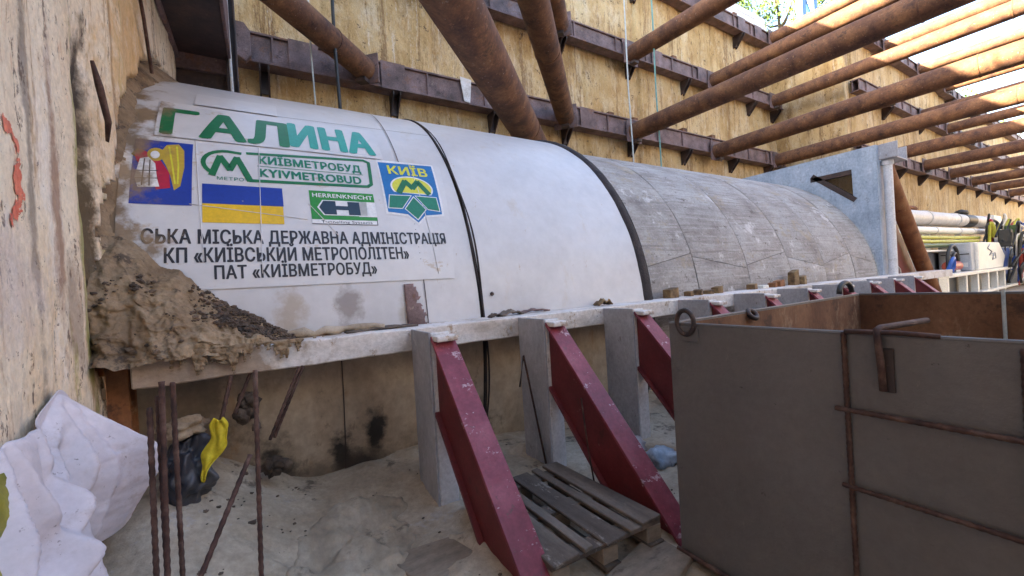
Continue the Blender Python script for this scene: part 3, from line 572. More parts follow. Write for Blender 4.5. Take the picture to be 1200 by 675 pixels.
# city arms on blue: pale robed figure with golden wing and halo, red cloak
sheet('arms_field', 'p_blue', -.74, -.405, 1.235, 1.85, .019, 8, 14)
ell = lambda cx, cy, a, b, n=20, t0=0, t1=360: [(cx + a * math.cos(R(t0 + (t1 - t0) * i / n)), cy + b * math.sin(R(t0 + (t1 - t0) * i / n))) for i in range(n)]
flat_mesh('arms_wing', 'p_gold', [[(-.60, 1.70), (-.56, 1.81), (-.49, 1.83), (-.455, 1.76), (-.45, 1.58), (-.47, 1.40), (-.505, 1.36), (-.53, 1.5), (-.56, 1.6)], [(-.75, 1.68), (-.72, 1.75), (-.69, 1.70), (-.70, 1.62)]], .021)
flat_mesh('arms_wing_lines', 'p_lime', band([(-.545, 1.79), (-.52, 1.6), (-.5, 1.42)], .010) + band([(-.50, 1.80), (-.485, 1.6), (-.485, 1.42)], .010), .023)
flat_mesh('arms_cloak', 'p_red', [[(-.735, 1.70), (-.70, 1.74), (-.60, 1.66), (-.535, 1.52), (-.525, 1.38), (-.60, 1.36), (-.66, 1.5), (-.72, 1.62)]], .023)
flat_mesh('arms_halo', 'p_gold', [ell(-.615, 1.695, .05, .07)], .0245); flat_mesh('arms_face', 'p_white', [ell(-.62, 1.69, .026, .04)], .0265)
flat_mesh('arms_robe', 'p_white', [[(-.70, 1.64), (-.655, 1.66), (-.615, 1.60), (-.60, 1.46), (-.585, 1.385), (-.70, 1.37), (-.72, 1.46)]], .0255)
flat_mesh('arms_robe_lines', 'p_black', band([(-.675, 1.64), (-.68, 1.39)], .007) + band([(-.645, 1.63), (-.64, 1.39)], .007) + band([(-.71, 1.52), (-.60, 1.53)], .007) + band([(-.715, 1.45), (-.595, 1.46)], .007), .0275)
# creases in the vinyl
for k, (x, s, dx, ds) in enumerate([(-.39, 1.9, .05, -1.1), (.03, 1.9, -.03, -1.2), (1.30, 1.9, .05, -1.25), (-.42, 1.25, .75, -.1), (.35, 1.3, .2, -.3)]):
    MB().tube([wrap(x + dx * i / 12 + .01 * fbm(i, k), s + ds * i / 12, .019) for i in range(13)], .0035, 4).build('crease', 'banner', ban, smooth=True)

# --- mud smeared at the mouth of the opening, sand heap on the beam
mc = MB()
mc.grid(60, 150, lambda u, v: cyl_pt(-1.0 + (.23 + .07 * fbm(v * 9, 3) + .16 * sstep(.60, .9, v)) * u, R(2 + 78 * v), RS + .03 + (.20 * (1 - u) ** 1.3 - .035 * sstep(.6, 1, u) + .035 * fbm(u * 5, v * 22, 4) * (1 - u))),
        lambda u, v, p: u < .96 + .3 * fbm(v * 10, 5.5, 1))
tag(mc.build('mud_crust', 'mud', smooth='open', loc=(-.8, 3.8, 2)), 'brown mud crust smeared where the shield meets the broken wall', 'mud')
def heap_top(x):
    # crest height of the sand lying on the beam against the shield
    return 1.20 + .80 * max(0, 1 - (x + .80) / 1.02) ** 1.15
hp = MB()
def heap(u, v):
    x = -.85 + 1.32 * u; zt = heap_top(x) + .05 * fbm(x * 6, 2.2, 5)
    z = 1.19 + (zt - 1.19) * v
    th = math.asin(max(-1, min(1, (z - ZC) / RS)))
    ysurf = YC - RS * math.cos(th)
    dep = .37 * (1 - v) ** .7 * sstep(1.0, .45, u * .9) + .04 * (1 - v)
    n = fbm(x * 3.2, z * 3.2, 3); n2 = fbm(x * 10, z * 10, 1); n3 = fbm(x * 26, z * 26, 6)
    gul = .07 * abs(fbm(x * 4.5 + z * 1.5, z * 1.2, 12))
    return (x, ysurf - .03 - dep + (-.10 * n - .045 * n2 - .02 * n3 + gul) * (1 - .75 * v) * (.45 + .55 * sstep(1, .6, u)), z + .03 * fbm(x * 7, v * 5, 8))
hp.grid(220, 130, heap)
tag(hp.build('sand_heap', 'mud', smooth='open', loc=(-.4, 3.2, 1.2)), 'sloping heap of brown wet sand piled on the beam against the shield', 'sand heap')
cl = MB(); rr = random.Random(4)
def clod_ok(u, v):
    if u < .34: return fbm(u * 9, v * 4, 3) > .27
    return v > .45 - .1 * u + .25 * fbm(u * 6, v * 3, 8)
k = 0
while k < 1100:
    u = rr.random() * .80; v = rr.random() ** .8
    if rr.random() < .5: u = .42 + .36 * rr.random()
    if not clod_ok(u, v): continue
    k += 1; r_ = .004 + .015 * rr.random() ** 2.2
    cl.lump(Vector(heap(u, max(.02, min(.98, v)))) + Vector((0, -.003, .004)), r_, k, 1, .8, (1.2, 1, .85))
tag(cl.build('clay_clod', 'clod', loc=(-.3, 3.1, 1.3)), 'dark crumbly clay clods strewn over the sand heap', 'clay clods', kind='stuff')
drip = MB()
drip.grid(160, 40, lambda u, v: (-.66 + 1.0 * u, 3.035 - .035 * math.sin(math.pi * min(1, v * 1.2)) * (.7 + .9 * fbm(u * 9, v * 3, 4)) - .018 * fbm(u * 26, v * 9, 1), 1.235 - .235 * v),
    lambda u, v, p: v < .22 + .50 * fbm(u * 7, 3.3, 2) + .35 * fbm(u * 24, 1.1, 3) + .15 * fbm(u * 20, v * 20, 9) - .35 * sstep(.45, 1, u))
tag(drip.build('mud_drip', 'mud', smooth='open', loc=(-.3, 3.04, 1.15), solid=.01), 'mud oozing in lumps over the front edge of the beam', 'mud', kind='stuff')

# ================================================================== CRADLE
bt = thing('cradle_beam', 'long whitewashed cradle beam lying along the side of the shield', 'beam', (5, 3.2, 1.1))
g = MB(); g.grid(150, 1, lambda u, v: (-.66 + 16.1 * u ** 1.4, 3.05 + .0 * v, 1.045 + .17 * v))
b2 = MB()
N_ = 160
for i in range(N_ + 1):
    x = -.66 + 16.1 * (i / N_) ** 1.5; q = .012 * fbm(x * 2.5, 1, 1) * max(0, 1 - x / 4)
    b2.v += [Vector((x, 3.05 + q, 1.045 + .010 * fbm(x * 3, 4, 2) * max(0, 1 - x / 4))), Vector((x, 3.05 + q, 1.215 + .010 * fbm(x * 4, 7, 2) * max(0, 1 - x / 4))), Vector((x, 3.46, 1.215)), Vector((x, 3.46, 1.045))]
    if i:
        a = (i - 1) * 4; c = i * 4
        for k in range(4): b2.f.append((a + k, a + (k + 1) % 4, c + (k + 1) % 4, c + k))
b2.f += [(0, 1, 2, 3), tuple(N_ * 4 + k for k in (3, 2, 1, 0))]
b2.build('beam_body', 'beam_white', bt, bevel=.008, seg=1)
xp = [.935, 1.90, 2.93, 4.12, 5.27, 6.40, 7.50, 8.6, 9.7, 10.8]
supl = ['crimson raker with grey post nearest the sand heap, its foot left of the pallet', 'crimson raker with grey post whose foot stands behind the pallet', 'crimson raker with grey post half hidden by the left edge of the grey skip',
        'grey post and pink raker top just behind the lifting ring of the skip', 'grey post and raker top between the first wooden wedges', 'pale grey post and raker top above the middle of the skip rim', 'small grey post and raker top below the last wedges', 'small bluish post and raker top below the concrete ring joints', 'bluish post and dark raker below the pale blue frame', 'last post and raker at the foot of the pale blue frame']
def support():
    x = 0.0; t = thing('cradle_support', supl[0], 'support', (0, 2.7, 0), 'grey posts with crimson rakers holding the cradle beam')
    p = MB()
    p.box(x, x + .018, 2.66, 3.045, -.1, 1.212)                      # side plate of the post
    p.build('post_plate', 'grey_paint', t, bevel=.006)
    p = MB(); p.box(x + .02, x + .155, 2.66, 2.69, -.1, 1.205); p.box(x + .02, x + .155, 3.01, 3.04, -.1, 1.04); p.box(x + .08, x + .095, 2.692, 3.008, -.1, 1.18)
    p.build('post_flange', 'white_paint', t, bevel=.005, seg=1)
    MB().box(x + .02, x + .175, 2.55, 2.657, 1.15, 1.19).build('cap_block', 'beam_white', t, bevel=.01)
    # raker: rolled section inclined toward the floor
    A = Vector((0, 2.60, 1.13)); Bv = Vector((0, 1.44, -.06)); d = (Bv - A).normalized(); n = Vector((0, -d.z, d.y)); n = n if n.z > 0 else -n
    L_ = (Bv - A).length
    def quad(n0, n1, xa, xb, nm, mt, top_cut=True):
        # a bar of the section between depths n0..n1 below the top face, cut plumb at the post
        q = MB(); vs = []
        for xx in (xa, xb):
            for dn in (n0, n1):
                s0 = (2.655 - (A.y - n.y * dn)) / d.y
                a = A - n * dn + d * s0
                b = A - n * dn + d * ((-.06 - (A.z - n.z * dn)) / d.z)
                vs += [(xx, a.y, a.z), (xx, b.y, b.z)]
        q.add(vs, [(0, 1, 3, 2), (4, 6, 7, 5), (0, 4, 5, 1), (2, 3, 7, 6), (0, 2, 6, 4), (1, 5, 7, 3)])
        return q
    rk = quad(0, .022, x + .012, x + .178, '', '').build('raker_top_flange', 'raker_top', t, bevel=.003, seg=1)
    quad(.0225, .36, x + .045, x + .060, '', '').build('raker_web', 'raker_side', t)
    quad(.361, .385, x + .012, x + .178, '', '').build('raker_bottom_flange', 'raker_side', t, bevel=.003, seg=1)
    return t
s0 = support(); s0.location.x = xp[0]
for i in range(1, 10):
    clone(s0, (xp[i], 2.7, 0), supl[i])
# rods leaning on the posts
def rod(label, pts, r, m='rebar', name='steel_rod', group=None, n=8, cat='rod'):
    return tag(MB().tube(pts, r, n).build(name, m, loc=pts[0], smooth=True), label, cat, group)
rod('thin dark rod leaning against the second grey post', [(1.84, 2.98, .62), (1.845, 2.9, .9), (1.885, 2.72, .03)], .009)
rod('thin black wire hanging on the second crimson raker', [(1.90, 2.25, .66), (1.895, 2.2, .3), (1.90, 2.15, .02)], .006)

# wedges, chips and scrap on the beam
def wedge(label, x, y, w_, d_, h, m='wedge', rz=0, name='wooden_wedge'):
    q = MB(); cw_, sw = math.cos(rz), math.sin(rz)
    ps = [(-w_ / 2, -d_ / 2), (w_ / 2, -d_ / 2), (w_ / 2, d_ / 2), (-w_ / 2, d_ / 2)]
    b = [(x + a * cw_ - c * sw, y + a * sw + c * cw_, 1.2155) for a, c in ps]; t = [(x + .96 * (a * cw_ - c * sw), y + .96 * (a * sw + c * cw_), 1.2155 + h * (1 if a > 0 else .82)) for a, c in ps]
    q.add(b + t, [(3, 2, 1, 0), (4, 5, 6, 7), (0, 1, 5, 4), (1, 2, 6, 5), (2, 3, 7, 6), (3, 0, 4, 7)])
    return tag(q.jitter(.004, 12, x).build(name, m, loc=(x, y, 1.22), bevel=.004, seg=1), label, 'wedge', 'wedges packed on the cradle beam')
wl = [(4.42, .17, .13, 'widest brown wedge, just right of the black tail seal'), (4.78, .06, .07, 'tiny dark wedge right of the widest brown wedge'), (4.98, .05, .08, 'small narrow wedge near the tail seal group'), (5.22, .08, .06, 'low dark wedge before the yellowish block'), (5.42, .10, .10, 'yellowish block wedge under the second ring'),
      (6.32, .13, .09, 'dark wedge left of the pale chip'), (6.62, .13, .05, 'pale cream wood chip on the beam'), (6.92, .08, .08, 'small dark wedge beside the orange one'), (7.12, .18, .11, 'orange brown wedge under the third ring'), (7.62, .12, .26, 'tallest upright wedge beside the chalky ring patch'), (7.9, .14, .15, 'last olive wedge at the chalky ring patch')]
for i, (x, w_, h, lb) in enumerate(wl):
    wedge(lb, x, 3.36, w_, .12, h, 'off_white' if 'cream' in lb else ('rust_orange' if 'orange' in lb else 'wedge'), .2 * math.sin(i * 4))
def scrap(label, x, y, z, L_, w_, h, rz, m, name='scrap_piece', cat='scrap'):
    q = MB().grid(10, 5, lambda u, v: (x + (u - .5) * L_ * math.cos(rz) - (v - .5) * w_ * math.sin(rz), y + (u - .5) * L_ * math.sin(rz) + (v - .5) * w_ * math.cos(rz), z + h * (.5 + .8 * fbm(u * 3 + x, v * 2, 1)) * math.sin(math.pi * u) + .01 * fbm(u * 5, v * 5, x)))
    return tag(q.build(name, m, loc=(x, y, z), smooth='open', solid=.012), label, cat, 'scraps lying on the cradle beam')
scrap('curled brown bark scrap on the beam left of the second post', 1.98, 3.3, 1.225, .26, .10, .05, .1, 'old_wood')
scrap('flat rusty strip scrap beside the curled bark', 2.28, 3.34, 1.225, .36, .06, .03, 0, 'rust_purple')
scrap('dark splinter scrap beside the joint cable', 1.80, 3.28, 1.222, .14, .05, .03, .3, 'clod')
scrap('arched brown plate scrap near the third post', 3.18, 3.3, 1.225, .20, .10, .085, 0, 'wedge')
scrap('long grey board scrap on the beam beside the torn plate', .78, 3.28, 1.22, .55, .12, .02, .02, 'old_wood')
tag(MB().tube([(-.05 + .07 * i, 3.3 + .02 * math.sin(i), 1.225 + .03 * abs(math.sin(i * 1.3)) ) for i in range(13)], [.03 + .012 * math.sin(i * 2.1) for i in range(13)], 10).build('rolled_sack', 'grey_slurry', smooth=True, loc=(0, 3.3, 1.2)), 'rolled dusty sack lying on the beam right of the sand heap', 'sack')

# ================================================================== THRUST FRAME
tf = thing('thrust_frame', 'pale blue grey steel portal frame at the end of the concrete rings', 'frame', (11.9, 6.4, 0))
cu = bpy.data.curves.new('pf', 'CURVE'); cu.dimensions = '2D'; cu.fill_mode = 'BOTH'; cu.extrude = .04
def spl(pts):
    s = cu.splines.new('POLY'); s.points.add(len(pts) - 1); s.use_cyclic_u = True
    for p, q in zip(s.points, pts): p.co = (q[0], q[1], 0, 1)
spl([(3.42, -.3), (3.44, 4.16), (9.4, 4.16), (9.4, -.3)])
spl([(YC + 2.80 * math.cos(R(a)), ZC + 2.80 * math.sin(R(a))) for a in range(0, 360, 5) if ZC + 2.8 * math.sin(R(a)) > -.25])
spl([(4.74, 3.73), (3.90, 3.73), (3.89, 2.96)]); spl([(8.06, 3.73), (8.90, 3.73), (8.91, 2.96)])
co = bpy.data.objects.new('pf', cu); COL.objects.link(co)
me = bpy.data.meshes.new_from_object(co.evaluated_get(bpy.context.evaluated_depsgraph_get())); bpy.data.objects.remove(co)
q = MB(); q.add([(11.94 + v.co.z, v.co.x, v.co.y) for v in me.vertices], [tuple(p.vertices) for p in me.polygons]); q.build('portal_plate', 'frame_blue', tf)
q = MB(); q.box(11.982, 12.7, 3.43, 3.47, -.3, 4.16); q.box(12.66, 12.70, 3.475, 3.88, -.3, 4.12); q.box(11.982, 12.65, 3.86, 3.885, -.3, 3.7); q.build('near_leg', 'frame_blue', tf, bevel=.006, seg=1)
MB().box(11.982, 12.7, 3.475, 9.36, 4.12, 4.16).box(11.982, 12.6, 3.89, 9.3, 3.735, 3.77).build('top_girder', 'frame_blue', tf, bevel=.006, seg=1)
MB().box(11.982, 12.7, 9.36, 9.4, -.3, 4.16).build('rear_leg', 'frame_blue', tf)
MB().prism([(4.74, 3.73), (3.9, 3.73), (3.9, 2.96)], lambda u, v, t: (t, u, v), 12.35, 12.36).build('window_back', 'wall_sand', tf)
edge = MB()
for a, b in (((4.74, 3.73), (3.90, 3.73)), ((3.89, 2.96), (4.74, 3.73))):
    a = Vector(a); b = Vector(b); d = (b - a).normalized(); n = Vector((-d.y, d.x)) * .11
    edge.prism([tuple(a), tuple(b), tuple(b + n), tuple(a + n)], lambda u, v, t: (t, u, v), 11.896, 12.02)
edge.build('window_edge', 'dark_steel', tf)
smoothauto(MB().tube([(12.15, 3.325, -.2), (12.15, 3.325, 3.72)], .085, 20).build('drain_pipe', 'white_paint', tf))
smoothauto(MB().tube([(12.15, 3.325, 3.70), (12.15, 3.325, 3.80)], .11, 20).build('pipe_collar', 'white_paint', tf))
MB().box(11.99, 12.02, 3.10, 3.425, 3.82, 4.16).box(12.64, 12.68, 3.12, 3.425, 3.80, 4.12).box(12.02, 12.64, 3.12, 3.40, 3.80, 3.83).build('top_socket', 'grey_paint', tf, bevel=.01)
smoothauto(MB().tube([(13.0, 3.66, 4.0), (17.0, 3.66, .05)], .17, 28).build('brace_tube', 'rust_orange', tf))
MB().prism([(12.72, 4.05), (13.1, 4.05), (17.35, -.1), (12.72, -.1)], lambda u, v, t: (u, t, v), 3.90, 3.94).build('brace_plate', 'raker_side', tf)
MB().tube([(12.8, 3.85, 2.1), (14.6, 3.86, 1.3), (14.8, 3.86, .7)], .02, 6).build('chain', 'pipe_grey', tf)

# ================================================================== GREY SKIP
X0, X1, Y0, Y1, ZT = 1.85, 4.35, -.72, 1.43, 1.24
sk = thing('muck_skip', 'dark grey open steel skip with rusty inside at the right edge', 'skip', (3, .4, 0))
q = MB(); T = .014
q.box(X0, X0 + T, Y0, Y1, .01, ZT); q.box(X1 - T, X1, Y0, Y1, .01, ZT); q.box(X0 + T, X1 - T, Y1 - T, Y1, .01, ZT); q.box(X0 + T, X1 - T, Y0, Y0 + T, .01, ZT); q.box(X0 + T, X1 - T, Y0 + T, Y1 - T, .01, .03)
q.build('shell', 'skip_paint', sk)
q = MB(); e = .004
q.box(X0 + T + .001, X0 + T + e, Y0 + T + e, Y1 - T - e, .03, ZT - .006); q.box(X1 - T - e, X1 - T - .001, Y0 + T + e, Y1 - T - e, .03, ZT - .006); q.box(X0 + T + .001, X1 - T - .001, Y1 - T - e, Y1 - T - .001, .03, ZT - .006); q.box(X0 + T + .001, X1 - T - .001, Y0 + T + .001, Y0 + T + e, .03, ZT - .006)
q.build('rusty_inside', 'skip_rust', sk)
MB().grid(30, 30, lambda u, v: (X0 + .03 + (X1 - X0 - .06) * u, Y0 + .03 + (Y1 - Y0 - .06) * v, .35 + .08 * fbm(u * 4, v * 4, 1))).build('muck_load', 'mud', sk, smooth='open')
q = MB(); q.tube([(X0 + .007, Y0, ZT + .004), (X0 + .007, Y1, ZT + .004)], .009, 8); q.tube([(X0, Y1 - .007, ZT + .004), (X1, Y1 - .007, ZT + .004)], .008, 8); q.tube([(X1 - .007, Y0, ZT + .004), (X1 - .007, Y1, ZT + .004)], .008, 8)
q.build('rim', 'skip_paint', sk)
def rib(name, a, b, r):
    a = Vector(a); b = Vector(b); n = int((b - a).length / .012); q = MB()
    q.tube([a + (b - a) * i / n for i in range(n + 1)], [r * (1.12 if i % 2 else .92) for i in range(n + 1)], 7)
    return q.build(name, 'rebar', sk, smooth=True)
rib('vertical_bar', (X0 - .008, .655, .0), (X0 - .008, .655, ZT + .01), .009)
rib('vertical_bar', (X0 - .008, .228, .0), (X0 - .008, .228, ZT - .01), .011)
rib('crossbar', (X0 - .016, .69, .958), (X0 - .016, .20, .962), .010); rib('crossbar', (X0 - .016, .68, .668), (X0 - .016, .20, .668), .009); rib('crossbar', (X0 - .016, .68, .30), (X0 - .016, .20, .30), .009)
MB().tube([(X0 - .018, .545, 1.05), (X0 - .02, .548, 1.15), (X0 - .022, .552, 1.235), (X0 - .015, .556, 1.262), (X0 + .02, .556, 1.268), (X0 + .30, .50, 1.27)], .011, 10).build('hook_bar', 'rebar', sk, smooth=True)
MB().box(X0 - .010, X0 - .001, .515, .560, 1.045, 1.2).build('hook_plate', 'dark_steel', sk, bevel=.003)
MB().tube([(X0 - .012, .65, 1.253), (X0 - .01, .50, 1.256), (X0 + .0, .40, 1.25)], .009, 8).build('rim_bar', 'rebar', sk, smooth=True)
MB().tube([(X0 - .012 + .004 * math.cos(a), 1.322 + .052 * math.cos(a), 1.255 + .062 * math.sin(a)) for a in [2 * math.pi * i / 26 for i in range(26)]], .0125, 10, closed=True).build('lifting_ring', 'dark_steel', sk, smooth=True)
MB().box(X0 - .008, X0 - .001, 1.255, 1.385, 1.155, 1.232).build('ring_plate', 'skip_paint', sk, bevel=.003)
MB().tube([(2.62 + .035 * math.cos(a) , Y1 - .03 + .02 * math.sin(a), 1.225 + .025 * math.sin(a)) for a in [2 * math.pi * i / 22 for i in range(22)]], .016, 8, closed=True).build('lifting_ring', 'dark_steel', sk, smooth=True)
MB().tube([(4.05 + .12 * math.cos(a), Y1 - .02, 1.27 + .085 * math.sin(a)) for a in [math.pi * i / 14 for i in range(15)]], .02, 8).build('lifting_ring', 'hose_black', sk, smooth=True)
MB().tube([(X1 - .03, .62, 1.26), (X1 - .03, .62, .9), (X1 - .035, .625, .5)], .010, 6).build('hanging_cord', 'rope_pale', sk)
MB().tube([(X0 - .02, Y0, .03), (X0 - .02, Y1 + .01, .03)], .012, 8).build('bottom_edge', 'rebar', sk)

# ================================================================== PALLET AND FLOOR BOARDS
pt = thing('pallet', 'weathered dark wooden pallet lying between the two front rakers', 'pallet', (1.45, 2.0, 0))
def pal(u, v, z):   # local: u across the slats (near-left to far-right), v along the slats
    o = Vector((1.09, 1.56, 0)); eu = Vector((.73, -.04, 0)); ev = Vector((-.02, .92, 0))
    p = o + eu * u + ev * v; return Vector((p.x, p.y, z))
def board(m, u0, u1, v0, v1, z0, z1, j=0):
    r = lambda: random.uniform(-j, j)
    a = [pal(u0 + r(), v0 + r(), z0), pal(u1 + r(), v0 + r(), z0), pal(u1 + r(), v1 + r(), z0), pal(u0 + r(), v1 + r(), z0)]
    t_ = [p + Vector((0, 0, z1 - z0 + random.uniform(-.004, .004) * (j > 0))) for p in a]
    m.add(a + t_, [(3, 2, 1, 0), (4, 5, 6, 7), (0, 1, 5, 4), (1, 2, 6, 5), (2, 3, 7, 6), (3, 0, 4, 7)])
for (u0, u1, dv) in ((0, .21, 0), (.27, .36, .02), (.44, .62, -.01), (.675, .76, .0), (.82, 1.0, .01)):
    m_ = MB(); board(m_, u0, u1, 0 + dv, 1 + dv, .145, .168, .008); m_.build('slat', 'old_wood', pt, bevel=.004, seg=1)
for v in (0.02, .44, .86):
    m_ = MB(); board(m_, .0, 1, v, v + .11, .122, .1445, .003); m_.build('cross_board', 'old_wood', pt, bevel=.003, seg=1)
    for u in (0, .43, .86):
        m_ = MB(); board(m_, u, u + .14, v, v + .11, .036, .1215, .003); m_.build('block', 'plank_wood', pt, bevel=.004, seg=1)
for u in (0, .43, .86):
    m_ = MB(); board(m_, u, u + .14, 0, 1, .012, .0355, .003); m_.build('skid', 'old_wood', pt, bevel=.003, seg=1)
def plank(label, pts, z, h, m='plank_wood', name='floor_plank'):
    q = MB(); q.prism(pts, lambda u, v, t: (u, v, t), z, z + h)
    return tag(q.jitter(.006, 5, z * 9).build(name, m, loc=(pts[0][0], pts[0][1], z), bevel=.005, seg=1), label, 'plank', 'planks on the pit floor')
plank('broad muddy plank on the floor right of the pallet, touching the skip', [(1.28, 1.50), (1.83, 1.62), (1.84, 1.36), (1.36, 1.22)], -.012, .04)
plank('narrow muddy plank in front of the pallet', [(1.10, 1.42), (1.27, 1.495), (1.35, 1.21), (1.18, 1.14)], -.01, .036)
plank('muddy board left of the first raker foot', [(.50, 2.33), (.86, 2.28), (.98, 1.86), (.60, 1.95)], .012, .026)
plank('muddy board nearest the camera beside the first raker', [(.585, 1.93), (.975, 1.84), (1.02, 1.5), (.62, 1.6)], .006, .026)
def spill_m(x, y): return sstep(0, .30, .85 - ((x - .40) ** 2 / .16 + (y - 2.55) ** 2 / .42) + .7 * fbm(x * 2.0, y * 2.0, 4))
tag(MB().grid(110, 110, lambda u, v: (-.15 + 1.3 * u, 1.55 + 1.85 * v, sand_h(-.15 + 1.3 * u, 1.55 + 1.85 * v) - .02 + (.036 + .010 * fbm(u * 7, v * 5, 9)) * spill_m(-.15 + 1.3 * u, 1.55 + 1.85 * v))).build('slurry_spill', 'grey_slurry', smooth='open'), kind='structure')
tag(MB().lump((2.55, 2.5, .05), .13, 3, 3, .5, (1.5, 1, .5)).build('grey_rag', 'grey_paint', smooth=True, loc=(2.5, 2.5, 0)), 'crumpled grey rag on the floor between the third post and the skip', 'rag')
tag(MB().lump((2.62, 2.15, .06), .11, 8, 3, .5, (1.3, 1, .7)).build('blue_rag', 'frame_blue', smooth=True, loc=(2.6, 2.15, 0)), 'bluish rag squeezed beside the second raker foot and the skip', 'rag')
stn = MB(); rr = random.Random(9)
for i in range(90):
    x, y = rr.uniform(-.5, 2.4), rr.uniform(1.0, 3.3)
    stn.lump((x, y, sand_h(x, y) + .004), rr.uniform(.003, .011), i, 1, .5, (1.2, 1, .6))
tag(stn.build('grit', 'clod'), kind='stuff', label='scattered grit and small stones on the sand', cat='grit')

# ================================================================== LEFT FOREGROUND
RIDGE = [(2.50, -1.05, .10, .075), (2.50, -.50, .12, .085), (2.51, -.08, .06, .05), (2.53, .22, .10, .07), (1.95, -.55, .06, .06), (1.95, .05, .05, .045), (1.55, -.2, .06, .05), (1.3, .35, .05, .05), (2.2, -.25, .05, .04)]
def tarp(u, v):
    # u along the wall toward the shield, v from the hung top edge down to the hem; folds are straight ridges from the hung points
    y = 1.0 + 1.95 * u
    sag = lambda a, b: .05 * math.sin(math.pi * max(0, min(1, (y - a) / (b - a))))
    zt = 1.10 + .07 * sstep(1.9, 2.5, y) - .36 * sstep(2.50, 2.95, y) - sag(1.3, 1.95) - sag(1.95, 2.5)
    zb = .0 + .47 * sstep(2.14, 2.36, y) + .02 * math.sin(y * 19)
    z = zt + (zb - zt) * v
    left = (.05 + .15 * v ** .7 + .06 * v) * sstep(2.45, 2.0, y) * (1 + .3 * sstep(1.9, 1.2, y))
    rt = .25 * max(0, 1 - abs(y - 2.60) / .30) ** .8 * (min(1, v * 2.2) if v < .6 else 1 - (v - .6) * 1.3)
    f = 0
    for y0, sl_, w_, am in RIDGE:
        t = max(0, 1.17 - z); q = (y - (y0 + sl_ * t)) / (w_ * (.35 + 1.1 * t))
        f += am * min(1, t * 3.2) * (math.exp(-abs(q) ** 1.6 * 1.5) - .35 * math.exp(-((abs(q) - 1.5) ** 2) * 2))
    n = .018 * fbm(y * 2.6, z * 2.6, 3) + .010 * abs(fbm(y * 8, z * 8, 4)) + .004 * fbm(y * 25, z * 25, 7)
    return (-.785 + max(.012, left + rt + f + n), y, z)
def tarp_keep(u, v, p):
    return (p.y - 1.64) ** 2 / .0085 + (p.z - .895 + .25 * (p.y - 1.64)) ** 2 / .0018 + .5 * fbm(p.y * 11, p.z * 14, 2) > .8
tag(MB().grid(200, 130, tarp, tarp_keep).build('tarpaulin', 'tarp', smooth='open', loc=(-.6, 2.2, 0), solid=.003), 'white torn sheet draped down the foot of the end wall', 'tarpaulin')
tag(MB().grid(20, 20, lambda u, v: (-.70 + .02 * fbm(u * 4, v * 4, 1) + .05 * v, 1.35 + .5 * u, 1.03 - .3 * v)).build('green_sheet', 'moss', smooth='open', loc=(-.68, 1.6, .9), solid=.01), 'yellow green sheet showing through the tear in the white tarpaulin', 'sheet')
ip = thing('rusty_post', 'orange brown rusty steel post at the edge of the opening, left of the beam', 'post', (-.75, 3.25, 0))
MB().box(-.80, -.70, 3.19, 3.21, -.05, 1.42).box(-.80, -.70, 3.33, 3.35, -.05, 1.42).box(-.757, -.743, 3.21, 3.33, -.05, 1.41).build('profile', 'rust_orange', ip, bevel=.004, seg=1)
MB().tube([(-.76, 3.188, 1.33), (-.76, 3.192, 1.33)], .012, 10).build('bolt_hole', 'dark_steel', ip)
def rebar(label, a, b, r=.011, bend=0):
    a, b = Vector(a), Vector(b); n = max(6, int((b - a).length / .02))
    q = MB().tube([a + (b - a) * i / n + Vector((bend, 0, 0)) * math.sin(math.pi * i / n) for i in range(n + 1)], [r * (1.13 if i % 2 else .9) for i in range(n + 1)], 7)
    return tag(q.build('rebar', 'rebar', loc=a, smooth=True), label, 'rebar', 'rusty reinforcing bars standing by the sheet')
rebar('leftmost rusty rebar of the bundle beside the white sheet', (-.445, 2.2, 0), (-.425, 2.2, 1.09), .0105)
rebar('second rusty rebar of the bundle, slightly shorter and behind', (-.415, 2.24, 0), (-.40, 2.22, 1.13), .0105)
rebar('tallest rusty rebar of the bundle beside the white sheet', (-.405, 2.15, 0), (-.382, 2.2, 1.19), .0105)
rebar('muddy pale rebar at the right of the bundle', (-.375, 2.3, 0), (-.36, 2.28, 1.17), .010)
rebar('lone upright rebar in front of the beam, right of the yellow rag', (-.085, 2.0, 0), (-.052, 2.1, 1.20), .0095)
rebar('slanting rebar leaning from the floor to the lone upright one', (-.36, 2.0, .24), (-.10, 2.35, .76), .011)
rebar('dark slanting rod hanging under the beam right of the lone rebar', (-.02, 3.0, .62), (.17, 3.02, 1.05), .010)
rebar('second dark slanting rod hanging close beside its twin under the beam', (.005, 3.03, .62), (.195, 3.04, 1.05), .010)
rebar('short rod under the beam above the yellow rag', (-.26, 3.0, .80), (-.20, 3.05, 1.05), .012)
rebar('short rod crossing behind the yellow rag under the beam', (-.20, 3.1, .80), (-.10, 3.1, 1.05), .010)
for i, (x, y, z, r, sq, lb) in enumerate([(-.42, 2.95, .55, .13, (.85, .8, 1.5), 'black plastic sack under the beam end topped with mud')]):
    tag(MB().lump((x, y, z), r, 5, 5, .45, sq).jitter(.02, 9).build('black_sack', 'black_bag', smooth=True, loc=(x, y, z)), lb, 'sack')
tag(MB().lump((-.44, 2.95, .80), .09, 9, 4, .5, (1.2, 1, .65)).build('mud_clump', 'mud', smooth=True, loc=(-.44, 2.95, .75)), 'muddy lump resting on the black sack', 'mud')
def clump(label, c, r, n, sq, seed):
    q = MB(); rn = random.Random(seed)
    for i in range(n):
        p = Vector((rn.gauss(0, .3) * sq[0], rn.gauss(0, .3) * sq[1], rn.gauss(0, .3) * sq[2])) * r
        q.lump(Vector(c) + p, r * rn.uniform(.2, .45), seed + i, 2, .8, (1, .8, 1))
    return tag(q.build('dark_clump', 'clod', smooth=True, loc=c), label, 'clump')
